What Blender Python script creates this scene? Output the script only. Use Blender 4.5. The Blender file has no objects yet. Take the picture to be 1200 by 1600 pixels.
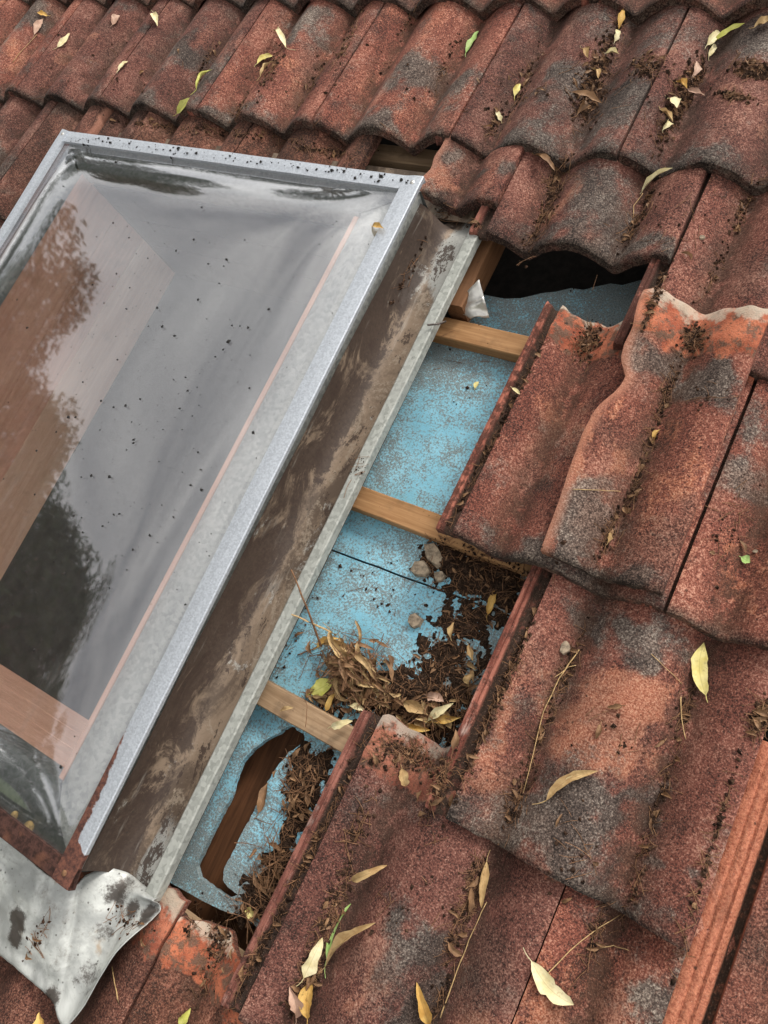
import bpy, math, random
from mathutils import Matrix, Vector, noise as mnoise
from mathutils.bvhtree import BVHTree

sc = bpy.context.scene
col = sc.collection
rnd = random.Random(7)

# ---------------------------------------------------------------- roof frame and camera
# roof frame: u = along the eaves (right), v = up the slope, w = out of the roof
PITCH = math.radians(22.0)
ROOF_Z = 3.2
MR = Matrix.Translation((0, 0, ROOF_Z)) @ Matrix.Rotation(PITCH, 4, 'X')
CR = ((0.8417402556, 0.4223863978, -0.3363544971),
      (0.3075027446, -0.8870670690, -0.3442373836),
      (-0.4437515116, 0.1862840467, -0.8765650381))
FPX = 1208.633
CAM_H = 1.0
cam = bpy.data.cameras.new('camera')
cam.sensor_fit = 'HORIZONTAL'; cam.sensor_width = 36.0
cam.lens = 36.0 * FPX / 1200.0
cam.clip_start = 0.02; cam.clip_end = 2000
co = bpy.data.objects.new('camera', cam); col.objects.link(co)
cm = Matrix(((CR[0][0], -CR[1][0], -CR[2][0], 0), (CR[0][1], -CR[1][1], -CR[2][1], 0),
             (CR[0][2], -CR[1][2], -CR[2][2], CAM_H), (0, 0, 0, 1)))
co.matrix_world = MR @ cm
sc.camera = co

# ---------------------------------------------------------------- sky, sun, exposure
SUN_EL, SUN_AZ = math.radians(52), math.radians(62)     # azimuth counted from +X towards +Y
world = bpy.data.worlds.new('World'); sc.world = world; world.use_nodes = True
wt = world.node_tree; wt.nodes.clear()
wo = wt.nodes.new('ShaderNodeOutputWorld'); bg = wt.nodes.new('ShaderNodeBackground')
sky = wt.nodes.new('ShaderNodeTexSky'); sky.sky_type = 'NISHITA'; sky.sun_disc = False
sky.sun_elevation = SUN_EL; sky.sun_rotation = math.pi / 2 - SUN_AZ
sky.air_density = 1.0; sky.dust_density = 2.0; sky.ozone_density = 1.0
hs = wt.nodes.new('ShaderNodeHueSaturation'); hs.inputs['Saturation'].default_value = 0.07
hs.inputs['Value'].default_value = 1.6
tc = wt.nodes.new('ShaderNodeTexCoord'); mp = wt.nodes.new('ShaderNodeMapping')
mp.inputs['Scale'].default_value = (1.0, 1.0, 2.2)
nz = wt.nodes.new('ShaderNodeTexNoise'); nz.inputs['Scale'].default_value = 2.6
nz.inputs['Detail'].default_value = 5; nz.inputs['Roughness'].default_value = 0.5; nz.inputs['Distortion'].default_value = 0.6
cr = wt.nodes.new('ShaderNodeValToRGB')
cr.color_ramp.elements[0].position = 0.3; cr.color_ramp.elements[0].color = (0.66, 0.66, 0.67, 1)
cr.color_ramp.elements[1].position = 0.72; cr.color_ramp.elements[1].color = (1.45, 1.40, 1.32, 1)
mx = wt.nodes.new('ShaderNodeMix'); mx.data_type = 'RGBA'; mx.blend_type = 'MULTIPLY'; mx.inputs[0].default_value = 1.0
L = wt.links.new
L(sky.outputs[0], hs.inputs['Color']); L(tc.outputs['Generated'], mp.inputs[0]); L(mp.outputs[0], nz.inputs['Vector'])
L(nz.outputs[0], cr.inputs[0]); L(hs.outputs[0], mx.inputs[6]); L(cr.outputs[0], mx.inputs[7])
L(mx.outputs[2], bg.inputs['Color']); bg.inputs['Strength'].default_value = 0.15
L(bg.outputs[0], wo.inputs[0])

sl = bpy.data.lights.new('sun', 'SUN'); sl.energy = 1.5; sl.angle = math.radians(13); sl.color = (1.0, 0.95, 0.88)
so = bpy.data.objects.new('sun', sl); col.objects.link(so)
sd = Vector((math.cos(SUN_EL) * math.cos(SUN_AZ), math.cos(SUN_EL) * math.sin(SUN_AZ), math.sin(SUN_EL)))
so.rotation_euler = sd.to_track_quat('Z', 'Y').to_euler(); so.location = (0, 0, 30)

vs_ = sc.view_settings
vs_.view_transform = 'Standard'; vs_.look = 'None'; vs_.exposure = 0.27; vs_.gamma = 1.0; vs_.use_curve_mapping = False
sc.render.engine = 'CYCLES'
sc.cycles.max_bounces = 8; sc.cycles.transparent_max_bounces = 24

# ---------------------------------------------------------------- helpers
def at(x, y, w=0.0):
    """a point of the photograph on the roof-parallel plane at height w -> (u, v, w)"""
    q = (x - 600.0, y - 800.0, FPX)
    d = [sum(CR[r][c] * q[r] for r in range(3)) for c in range(3)]
    t = -(CAM_H - w) / d[2]
    return Vector((d[0] * t, d[1] * t, w))

def fn(p, s=1.0, o=0.0):
    return mnoise.noise(Vector((p[0] * s + o, p[1] * s + o * 1.7, p[2] * s - o * 0.6)))

def interp(x, pts):
    if x <= pts[0][0]: return pts[0][1]
    for a, b in zip(pts, pts[1:]):
        if x <= b[0]: return a[1] + (b[1] - a[1]) * (x - a[0]) / max(1e-9, b[0] - a[0])
    return pts[-1][1]

def sstep(a, b, x):
    t = min(1, max(0, (x - a) / (b - a))); return t * t * (3 - 2 * t)

GV, GF = [], []          # collision surface in roof coordinates
def register(verts, faces, M):
    b = len(GV); GV.extend(M @ Vector(v) for v in verts); GF.extend(tuple(i + b for i in f) for f in faces)

def mesh(name, verts, faces, mat, smooth=True, attrs=None, mats=None, fmat=None):
    me = bpy.data.meshes.new(name)
    me.from_pydata([tuple(v) for v in verts], [], faces)
    if smooth: me.polygons.foreach_set('use_smooth', [True] * len(me.polygons))
    for m in (mats or [mat]): me.materials.append(m)
    if fmat: me.polygons.foreach_set('material_index', fmat)
    for k, vals in (attrs or {}).items():
        a = me.attributes.new(k, 'FLOAT', 'POINT'); a.data.foreach_set('value', vals)
    me.update(); return me

def add(name, me, parent=None, M=None, cast=False, frame=Matrix()):
    """parent None: top level, M in roof coordinates. With a parent M is local to it; frame = parent's roof matrix."""
    o = bpy.data.objects.new(name, me); col.objects.link(o)
    M = M or Matrix()
    if parent is None: o.matrix_world = MR @ M
    else: o.parent = parent; o.matrix_local = M
    if cast and me is not None:
        register([v.co for v in me.vertices], [tuple(p.vertices) for p in me.polygons], frame @ M)
    return o

def tag(o, label=None, cat=None, group=None, kind=None):
    if label: o['label'] = label
    if cat: o['category'] = cat
    if group: o['group'] = group
    if kind: o['kind'] = kind
    return o

def box_geo(x0, x1, y0, y1, z0, z1, bev=0.0, jit=0.0, seg=1, seed=0):
    """box with chamfered long edges; x is subdivided seg times"""
    b = bev
    prof = [(y0 + b, z0), (y1 - b, z0), (y1, z0 + b), (y1, z1 - b), (y1 - b, z1), (y0 + b, z1), (y0, z1 - b), (y0, z0 + b)] if b > 0 else \
           [(y0, z0), (y1, z0), (y1, z1), (y0, z1)]
    n = len(prof); V = []; F = []
    for i in range(seg + 1):
        x = x0 + (x1 - x0) * i / seg
        for (y, z) in prof:
            d = jit * fn((x * 30, y * 30, z * 30), 1, seed)
            V.append((x, y + d, z + d))
    for i in range(seg):
        for k in range(n):
            F.append((i * n + k, (i + 1) * n + k, (i + 1) * n + (k + 1) % n, i * n + (k + 1) % n))
    F.append(tuple(range(n))); F.append(tuple(reversed(range(seg * n, seg * n + n))))
    return V, F

def join(parts):
    V, F = [], []
    for v, f in parts:
        b = len(V); V += list(v); F += [tuple(i + b for i in q) for q in f]
    return V, F

# ---------------------------------------------------------------- materials
class NT:
    def __init__(s, name):
        s.m = bpy.data.materials.new(name); s.m.use_nodes = True
        s.t = s.m.node_tree; s.b = s.t.nodes['Principled BSDF']; s.out = s.t.nodes['Material Output']
        c = s.t.nodes.new('ShaderNodeTexCoord'); s.obj = c.outputs['Object']
    def put(s, sock, val):
        if val is None: return
        if isinstance(val, bpy.types.NodeSocket): s.t.links.new(val, sock)
        elif isinstance(val, (tuple, list)) and len(val) == 3 and sock.type == 'RGBA': sock.default_value = (*val, 1)
        else: sock.default_value = val
    def noise(s, scale, detail=3, rough=0.55, vec=None, dist=0.0):
        n = s.t.nodes.new('ShaderNodeTexNoise'); s.put(n.inputs['Vector'], vec if vec is not None else s.obj)
        n.inputs['Scale'].default_value = scale; n.inputs['Detail'].default_value = detail
        n.inputs['Roughness'].default_value = rough; n.inputs['Distortion'].default_value = dist
        return n.outputs[0]
    def voro(s, scale, vec=None, out='Color', feature='F1'):
        n = s.t.nodes.new('ShaderNodeTexVoronoi'); s.put(n.inputs['Vector'], vec if vec is not None else s.obj)
        n.inputs['Scale'].default_value = scale; n.feature = feature
        return n.outputs[out]
    def math(s, op, a, b=None, c=None, clamp=False):
        n = s.t.nodes.new('ShaderNodeMath'); n.operation = op; n.use_clamp = clamp
        s.put(n.inputs[0], a); s.put(n.inputs[1], b)
        if c is not None: s.put(n.inputs[2], c)
        return n.outputs[0]
    def mapr(s, v, a, b, c=0.0, d=1.0):
        n = s.t.nodes.new('ShaderNodeMapRange'); n.interpolation_type = 'SMOOTHSTEP'
        s.put(n.inputs[0], v); n.inputs[1].default_value = a; n.inputs[2].default_value = b
        n.inputs[3].default_value = c; n.inputs[4].default_value = d
        return n.outputs[0]
    def mix(s, f, a, b, blend='MIX'):
        n = s.t.nodes.new('ShaderNodeMix'); n.data_type = 'RGBA'; n.blend_type = blend
        s.put(n.inputs[0], f); s.put(n.inputs[6], a); s.put(n.inputs[7], b)
        return n.outputs[2]
    def ramp(s, v, stops):
        n = s.t.nodes.new('ShaderNodeValToRGB'); e = n.color_ramp.elements
        while len(e) < len(stops): e.new(0.5)
        for k, (p, c) in enumerate(stops): e[k].position = p; e[k].color = (*c, 1)
        s.put(n.inputs[0], v); return n.outputs[0]
    def attr(s, name, kind='GEOMETRY'):
        n = s.t.nodes.new('ShaderNodeAttribute'); n.attribute_name = name; n.attribute_type = kind
        return n.outputs['Fac']
    def mapv(s, vec=None, scale=(1, 1, 1), loc=(0, 0, 0), rot=(0, 0, 0)):
        n = s.t.nodes.new('ShaderNodeMapping'); s.put(n.inputs[0], vec if vec is not None else s.obj)
        n.inputs['Scale'].default_value = scale; n.inputs['Location'].default_value = loc; n.inputs['Rotation'].default_value = rot
        return n.outputs[0]
    def rvec(s, k=20.0):
        oi = s.t.nodes.new('ShaderNodeObjectInfo')
        m = s.math('MULTIPLY', oi.outputs['Random'], k)
        c = s.t.nodes.new('ShaderNodeCombineXYZ'); s.put(c.inputs[0], m); s.put(c.inputs[1], m); s.put(c.inputs[2], m)
        a = s.t.nodes.new('ShaderNodeVectorMath'); a.operation = 'ADD'; s.put(a.inputs[0], s.obj); s.put(a.inputs[1], c.outputs[0])
        s.rand = oi.outputs['Random']
        return a.outputs[0]
    def sep(s, k):
        n = s.t.nodes.new('ShaderNodeSeparateXYZ'); s.put(n.inputs[0], s.obj); return n.outputs[k]
    def bump(s, h, strength=0.5, dist=0.001, prev=None):
        n = s.t.nodes.new('ShaderNodeBump'); s.put(n.inputs['Height'], h); n.inputs['Strength'].default_value = strength
        n.inputs['Distance'].default_value = dist
        if prev is not None: s.put(n.inputs['Normal'], prev)
        return n.outputs[0]
    def done(s, color, rough=0.9, metal=0.0, normal=None, spec=None):
        s.put(s.b.inputs['Base Color'], color); s.put(s.b.inputs['Roughness'], rough); s.put(s.b.inputs['Metallic'], metal)
        if normal is not None: s.put(s.b.inputs['Normal'], normal)
        if spec is not None: s.put(s.b.inputs['Specular IOR Level'], spec)
        return s.m

def tile_material():
    s = NT('weathered concrete tile'); v = s.rvec(31.0)
    big = s.noise(5.5, 4, 0.6, v, 0.4); mid = s.noise(26, 4, 0.6, v); mid2 = s.noise(17, 3, 0.6, s.mapv(v, (1, 0.5, 1), (3, 5, 1)))
    grain = s.noise(430, 2, 0.7, v); grain2 = s.noise(760, 1, 0.6, v); g3 = s.noise(200, 3, 0.7, v); patch = s.noise(13, 4, 0.62, s.mapv(v, (1, 0.7, 1), (2, 8, 3)), 0.5)
    gg = s.math('ADD', s.math('MULTIPLY', grain, 0.62), s.math('MULTIPLY', g3, 0.38))
    gg = s.math('ADD', gg, s.math('MULTIPLY', s.math('SUBTRACT', patch, 0.5), 0.42))
    red = s.ramp(gg, [(0.37, (0.040, 0.018, 0.014)), (0.47, (0.150, 0.052, 0.038)), (0.55, (0.240, 0.088, 0.062)), (0.68, (0.49, 0.255, 0.185))])
    grey = s.ramp(gg, [(0.36, (0.018, 0.015, 0.013)), (0.48, (0.060, 0.053, 0.046)), (0.57, (0.135, 0.12, 0.102)), (0.68, (0.38, 0.34, 0.285))])
    bright = s.ramp(gg, [(0.37, (0.16, 0.055, 0.038)), (0.5, (0.34, 0.125, 0.082)), (0.66, (0.60, 0.31, 0.21))])
    bm = s.math('ADD', s.math('ADD', big, s.math('MULTIPLY', mid, 0.55)), s.math('ADD', s.attr('grey', 'OBJECT'), s.math('MULTIPLY', s.attr('lichen'), 0.30)))
    gm = s.mapr(s.math('ADD', bm, s.math('MULTIPLY', s.math('SUBTRACT', g3, 0.5), 0.36)), 0.82, 1.06)
    brm = s.mapr(s.math('ADD', mid2, s.math('MULTIPLY', s.math('SUBTRACT', grain, 0.5), 0.5)), 0.55, 0.72, 0, 0.8)
    c = s.mix(brm, red, bright)
    wm = s.mapr(s.math('ADD', s.math('ADD', s.math('MULTIPLY', s.attr('worn'), 0.85), s.math('MULTIPLY', s.math('SUBTRACT', g3, 0.5), 1.2)), s.math('MULTIPLY', s.math('SUBTRACT', mid, 0.5), 1.6)), 0.36, 0.72)
    c = s.mix(s.math('MULTIPLY', wm, 0.75), c, s.ramp(grain, [(0.35, (0.27, 0.085, 0.048)), (0.5, (0.43, 0.165, 0.098)), (0.66, (0.62, 0.33, 0.21))]))
    c = s.mix(s.math('MULTIPLY', gm, 0.88), c, grey)
    # dull brown film in shapes of its own
    film = s.mapr(s.noise(9, 4, 0.6, s.mapv(v, (1, 1, 1), (9, 2, 4))), 0.5, 0.68, 0, 0.5)
    c = s.mix(film, c, s.mix(s.mapr(gg, 0.4, 0.64), (0.030, 0.018, 0.014), (0.24, 0.135, 0.10)))
    dm = s.math('MULTIPLY', s.attr('soiled', 'OBJECT'), s.mapr(s.math('ADD', patch, s.math('MULTIPLY', g3, 0.4)), 0.62, 0.98, 1, 0.1))
    c = s.mix(dm, c, s.mix(s.mapr(gg, 0.4, 0.64), (0.020, 0.012, 0.009), (0.13, 0.065, 0.042)))
    # soil lying in the troughs, thickened to paint in the valleys' shade too
    tr = s.math('MULTIPLY', s.attr('trough'), s.mapr(s.noise(38, 4, 0.65, v), 0.34, 0.56), clamp=True)
    c = s.mix(s.math('MULTIPLY', tr, 0.85), c, s.mix(grain, (0.026, 0.014, 0.010), (0.11, 0.058, 0.038)))
    # algae on the nose
    ns = s.math('MULTIPLY', s.attr('nose'), s.mapr(s.noise(60, 3, 0.6, v), 0.25, 0.6, 0.35, 1))
    c = s.mix(s.math('MULTIPLY', ns, 0.85), c, s.mix(s.mapr(gg, 0.42, 0.68), (0.010, 0.008, 0.007), (0.14, 0.11, 0.085)))
    # unweathered head and lime bloom at its very edge
    hn = s.noise(34, 4, 0.65, v)
    hm = s.mapr(s.math('ADD', s.attr('head'), s.math('MULTIPLY', s.math('SUBTRACT', hn, 0.5), 1.5)), 0.42, 0.62)
    orange = s.mix(s.mapr(mid, 0.35, 0.65), (0.30, 0.085, 0.05), (0.50, 0.175, 0.10))
    orange = s.mix(s.math('MULTIPLY', s.mapr(s.noise(48, 5, 0.75, v), 0.47, 0.58), 0.85), orange, s.mix(grain, (0.03, 0.02, 0.015), (0.20, 0.14, 0.10)))
    orange = s.mix(s.mapr(s.noise(300, 3, 0.7, v), 0.55, 0.66, 0, 0.7), orange, (0.08, 0.045, 0.03))
    c = s.mix(s.math('MULTIPLY', hm, 0.95), c, orange)
    lm = s.mapr(s.math('ADD', s.attr('lime'), s.math('MULTIPLY', s.math('SUBTRACT', s.noise(28, 4, 0.65, v), 0.5), 1.9)), 0.66, 0.95)
    c = s.mix(s.math('MULTIPLY', lm, 0.8), c, s.mix(mid, (0.36, 0.27, 0.18), (0.60, 0.53, 0.45)))
    # interlock ledge: smooth protected red with dirt along it
    lv = s.mapv(v, (1, 0.12, 1)); ln = s.noise(120, 3, 0.6, lv)
    led = s.mix(s.mapr(ln, 0.35, 0.65), (0.17, 0.052, 0.036), (0.40, 0.150, 0.105))
    led = s.mix(s.mapr(s.math('ADD', s.noise(70, 4, 0.7, v), s.attr('ledgedirt', 'OBJECT')), 0.50, 0.66, 0, 0.9), led, (0.075, 0.030, 0.022))
    led = s.mix(s.mapr(s.noise(24, 4, 0.7, s.mapv(v, (1, 0.4, 1), (7, 7, 7))), 0.62, 0.72, 0, 0.6), led, (0.55, 0.42, 0.36))
    fresh = s.mix(s.mapr(s.math('ADD', s.math('MULTIPLY', g3, 0.5), s.math('MULTIPLY', grain, 0.5)), 0.36, 0.62), (0.27, 0.085, 0.05), (0.57, 0.235, 0.14))
    fresh = s.mix(s.mapr(s.noise(42, 4, 0.7, lv), 0.58, 0.70, 0, 0.55), fresh, (0.16, 0.07, 0.045))
    led = s.mix(s.attr('fresh', 'OBJECT'), led, fresh)
    c = s.mix(s.attr('ledge'), c, led)
    c = s.mix(s.math('MULTIPLY', s.attr('chan'), s.mapr(s.noise(90, 3, 0.7, v), 0.3, 0.5, 0.5, 1)), c, s.mix(g3, (0.016, 0.011, 0.008), (0.085, 0.05, 0.035)))
    # broken face: fresh salmon
    c = s.mix(s.math('MULTIPLY', s.attr('broken'), 0.8), c, s.mix(grain, (0.30, 0.11, 0.07), (0.66, 0.33, 0.22)))
    tone = s.mapr(s.rand, 0, 1, 0.70, 1.08)
    hv_ = s.t.nodes.new('ShaderNodeHueSaturation'); s.put(hv_.inputs['Color'], c); s.put(hv_.inputs['Value'], tone); s.put(hv_.inputs['Saturation'], s.mapr(s.rand, 0, 1, 0.93, 1.05)); c = hv_.outputs[0]
    # light grit and black pits
    c = s.mix(s.mapr(grain2, 0.64, 0.75, 0, 0.45), c, (0.56, 0.38, 0.29))
    pit = s.mapr(s.voro(58, v, 'Distance'), 0.07, 0.16, 1, 0)
    c = s.mix(s.math('MULTIPLY', pit, s.mapr(mid2, 0.45, 0.6, 0, 0.8)), c, (0.018, 0.013, 0.011))
    bn = s.bump(gg, 0.75, 0.0022)
    bn = s.bump(mid, 0.45, 0.006, bn)
    return s.done(c, 0.93, 0, bn, 0.25)

def dirt_material():
    s = NT('soil'); g = s.noise(160, 4, 0.7); g2 = s.noise(520, 2, 0.7)
    c = s.ramp(s.math('ADD', s.math('MULTIPLY', g, 0.5), s.math('MULTIPLY', g2, 0.5)), [(0.36, (0.010, 0.007, 0.005)), (0.5, (0.040, 0.024, 0.016)), (0.62, (0.105, 0.066, 0.043)), (0.72, (0.22, 0.15, 0.10))])
    return s.done(c, 1.0, 0, s.bump(s.math('ADD', g, g2), 1.0, 0.004), 0.1)

def crumb_material():
    s = NT('soil crumbs'); g = s.noise(95, 2, 0.6)
    c = s.ramp(g, [(0.3, (0.012, 0.008, 0.006)), (0.5, (0.042, 0.024, 0.016)), (0.68, (0.115, 0.065, 0.042))])
    return s.done(c, 1.0, 0, s.bump(s.noise(700, 2), 0.8, 0.001), 0.1)

def leaf_material(name, a, b, spot=(0.10, 0.06, 0.03), spotty=0.35, rough=0.6):
    s = NT(name); v = s.rvec(13.0)
    c = s.mix(s.mapr(s.noise(55, 3, 0.6, v), 0.3, 0.7), a, b)
    # midrib and side veins, drawn along the leaf
    y = s.math('ABSOLUTE', s.attr('side'))
    c = s.mix(s.mapr(y, 0.0, 0.10, 0.45, 0), c, tuple(min(1, q * 0.55) for q in a))
    c = s.mix(s.mapr(s.noise(120, 4, 0.7, v), 0.60, 0.70, 0, spotty), c, spot)
    c = s.mix(s.mapr(s.noise(26, 3, 0.7, v), 0.58, 0.75, 0, spotty), c, spot)
    n = s.bump(s.noise(160, 3, 0.6, v), 0.5, 0.002)
    s.done(c, rough, 0, n, 0.3)
    return s.m

def galv_material(name, tint=(0.60, 0.64, 0.68), dark=(0.36, 0.39, 0.42), specks=0.6, metal=0.55, rough=0.5):
    s = NT(name)
    sp = s.voro(170); spn = s.noise(190, 3, 0.7)
    n = s.t.nodes.new('ShaderNodeSeparateColor'); s.put(n.inputs[0], sp)
    f = s.math('ADD', s.math('MULTIPLY', n.outputs[0], 0.5), s.math('MULTIPLY', spn, 0.5))
    c = s.mix(s.mapr(f, 0.2, 0.8), dark, tint)
    c = s.mix(s.mapr(s.noise(7, 4, 0.6), 0.45, 0.75, 0, 0.35), c, (0.33, 0.33, 0.31))
    c = s.mix(s.mapr(s.voro(70, None, 'Distance'), 0.03, 0.13, specks, 0), c, (0.05, 0.045, 0.04))
    c = s.mix(s.mapr(s.noise(150, 4, 0.8), 0.63, 0.72, 0, specks), c, (0.09, 0.075, 0.06))
    return s.done(c, s.mapr(spn, 0.3, 0.7, rough - 0.08, rough + 0.12), metal, s.bump(spn, 0.12, 0.001))

def tray_material():
    s = NT('stained galvanised tray')
    v1 = s.mapv(None, (1, 0.5, 1))
    w1 = s.noise(9, 6, 0.70, v1, 1.2); w2 = s.noise(15, 6, 0.74, s.mapv(v1, (1, 1, 1), (4, 7, 1)), 0.9); w3 = s.noise(24, 6, 0.75, s.mapv(v1, (1, 1, 1), (9, 1, 3)), 0.6)
    fine = s.noise(190, 4, 0.75); strk = s.noise(60, 5, 0.65, s.mapv(None, (1, 0.10, 1)))
    fz_ = lambda n, k: s.math('ADD', n, s.math('MULTIPLY', s.math('SUBTRACT', fine, 0.5), k))
    c = s.mix(s.mapr(fz_(w1, 0.25), 0.40, 0.60), (0.10, 0.070, 0.049), (0.24, 0.175, 0.122))
    c = s.mix(s.mapr(fz_(w2, 0.3), 0.53, 0.60, 0, 0.75), c, s.mix(fine, (0.20, 0.155, 0.112), (0.38, 0.31, 0.235)))
    c = s.mix(s.mapr(fz_(s.noise(12, 6, 0.72, s.mapv(v1, (1, 1, 1), (1, 3, 8)), 1.0), 0.25), 0.58, 0.64, 0, 0.75), c, s.mix(fine, (0.27, 0.265, 0.24), (0.46, 0.455, 0.42)))
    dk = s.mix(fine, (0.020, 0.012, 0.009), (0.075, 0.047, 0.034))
    edge = s.mapr(s.math('ADD', s.attr('wallshade'), s.math('MULTIPLY', s.math('SUBTRACT', w2, 0.5), 2.2)), 0.38, 0.60, 0, 0.93)  # wall side painted dark for the shade below the frame overhang
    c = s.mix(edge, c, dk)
    clean = s.mapr(s.math('ADD', s.attr('cleanend'), s.math('MULTIPLY', s.math('SUBTRACT', w3, 0.5), 1.5)), 0.55, 0.8, 0, 0.85)
    c = s.mix(clean, c, s.mix(fine, (0.26, 0.265, 0.25), (0.47, 0.48, 0.45)))
    c = s.mix(s.mapr(fz_(w3, 0.3), 0.57, 0.605, 0, 0.92), c, dk)
    c = s.mix(s.mapr(strk, 0.60, 0.72, 0, 0.35), c, (0.42, 0.39, 0.34))
    c = s.mix(s.mapr(s.voro(60, None, 'Distance'), 0.05, 0.13, 0.7, 0), c, (0.03, 0.025, 0.02))
    return s.done(c, 0.6, 0.15, s.bump(w2, 0.3, 0.004))

def apron_material():
    s = NT('weathered zinc apron')
    mid = s.noise(16, 5, 0.65, None, 0.4); fine = s.noise(140, 4, 0.7); big = s.noise(6, 4, 0.6, s.mapv(None, (1, 1, 1), (2.3, 0.4, 0)))
    c = s.mix(s.mapr(mid, 0.35, 0.65), (0.36, 0.37, 0.355), (0.64, 0.655, 0.62))
    c = s.mix(s.mapr(fine, 0.55, 0.7, 0, 0.4), c, (0.25, 0.24, 0.22))
    c = s.mix(s.mapr(s.math('ADD', big, s.math('MULTIPLY', s.math('SUBTRACT', fine, 0.5), 0.4)), 0.54, 0.74, 0, 0.7), c, s.mix(fine, (0.10, 0.09, 0.08), (0.26, 0.235, 0.20)))
    c = s.mix(s.mapr(s.noise(13, 4, 0.6, s.mapv(None, (1, 1, 1), (8, 8, 8))), 0.62, 0.70, 0, 0.7), c, (0.30, 0.19, 0.09))
    sm = s.mapr(s.math('ADD', s.attr('stain'), s.math('MULTIPLY', s.math('SUBTRACT', s.noise(60, 6, 0.8), 0.5), 1.7)), 0.40, 0.80, 0, 0.95)
    c = s.mix(sm, c, s.mix(fine, (0.018, 0.014, 0.012), (0.10, 0.08, 0.066)))
    c = s.mix(s.mapr(s.voro(75, None, 'Distance'), 0.05, 0.15, 0.75, 0), c, (0.05, 0.043, 0.036))
    return s.done(c, 0.5, 0.2, s.bump(mid, 0.3, 0.004))

def rust_material(name='rust', base=(0.045, 0.020, 0.015)):
    s = NT(name); f = s.noise(130, 4, 0.75); m = s.noise(24, 4, 0.6)
    c = s.mix(s.mapr(f, 0.35, 0.65), tuple(q * 0.55 for q in base), tuple(q * 1.7 for q in base))
    c = s.mix(s.mapr(m, 0.55, 0.7, 0, 0.5), c, (0.17, 0.07, 0.04))
    return s.done(c, 0.85, 0, s.bump(f, 0.5, 0.002), 0.3)

def frame_material():
    """galvanised strip whose inner edge rusts towards its lower end (attribute rust)"""
    s = NT('galvanised strip with rust')
    sp = s.voro(420); spn = s.noise(330, 3, 0.7); f = s.noise(130, 4, 0.75)
    n = s.t.nodes.new('ShaderNodeSeparateColor'); s.put(n.inputs[0], sp)
    ff = s.math('ADD', s.math('MULTIPLY', n.outputs[0], 0.5), s.math('MULTIPLY', spn, 0.5))
    c = s.mix(s.mapr(ff, 0.2, 0.8), (0.45, 0.48, 0.52), (0.58, 0.615, 0.66))
    c = s.mix(s.mapr(s.noise(150, 4, 0.8), 0.62, 0.74, 0, 0.6), c, (0.10, 0.095, 0.09))
    rm = s.mapr(s.math('ADD', s.attr('rust'), s.math('MULTIPLY', s.math('SUBTRACT', s.noise(60, 4, 0.7), 0.5), 0.5)), 0.46, 0.56)
    rc = s.mix(s.mapr(f, 0.35, 0.65), (0.045, 0.017, 0.013), (0.16, 0.060, 0.038))
    c = s.mix(rm, c, rc)
    return s.done(c, s.mapr(rm, 0, 1, 0.45, 0.9), s.mapr(rm, 0, 1, 0.5, 0.0), s.bump(f, 0.2, 0.001))

def board_material():
    s = NT('flaking blue paint on sheeting')
    big = s.noise(7, 4, 0.6, None, 0.3); mid = s.noise(42, 5, 0.72); fine = s.noise(270, 4, 0.78); vf = s.noise(480, 2, 0.7)
    blue = s.mix(s.mapr(big, 0.35, 0.65), (0.20, 0.475, 0.60), (0.34, 0.66, 0.79))
    dirt = s.mix(s.mapr(vf, 0.35, 0.65), (0.085, 0.075, 0.062), (0.27, 0.25, 0.215))
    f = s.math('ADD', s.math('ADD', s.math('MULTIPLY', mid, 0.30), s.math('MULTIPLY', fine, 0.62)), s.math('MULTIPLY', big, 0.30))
    f = s.math('ADD', f, s.math('MULTIPLY', s.attr('grime_shade'), 0.09))
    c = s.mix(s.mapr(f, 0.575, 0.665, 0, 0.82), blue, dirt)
    c = s.mix(s.mapr(s.noise(28, 4, 0.7, s.mapv(None, (1, 1, 1), (5, 1, 2))), 0.62, 0.72, 0, 0.65), c, (0.36, 0.40, 0.40))
    c = s.mix(s.mapr(s.noise(75, 4, 0.7, s.mapv(None, (1, 1, 1), (1, 7, 2))), 0.66, 0.73, 0, 0.8), c, (0.10, 0.055, 0.038))
    return s.done(c, 0.85, 0, s.bump(s.math('ADD', fine, mid), 0.5, 0.002), 0.3)

def wood_material(name, a, b, along=0, dark=(0.12, 0.06, 0.03), ring=14, worn=0.3):
    s = NT(name); v = s.rvec(9.0)
    sc_ = [1, 1, 1]; sc_[along] = 0.06
    g = s.noise(150, 4, 0.65, s.mapv(v, tuple(sc_)), 0.3); g2 = s.noise(ring, 3, 0.6, s.mapv(v, tuple(sc_)), 1.0); st = s.noise(18, 4, 0.65, v)
    c = s.mix(s.mapr(s.math('ADD', s.math('MULTIPLY', g, 0.6), s.math('MULTIPLY', g2, 0.4)), 0.35, 0.65), a, b)
    c = s.mix(s.mapr(st, 0.52, 0.72, 0, worn), c, dark)
    c = s.mix(s.mapr(s.noise(90, 4, 0.8, v), 0.64, 0.72, 0, worn * 1.5), c, tuple(q * 0.4 for q in dark))
    return s.done(c, 0.75, 0, s.bump(g, 0.3, 0.001), 0.3)

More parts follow.
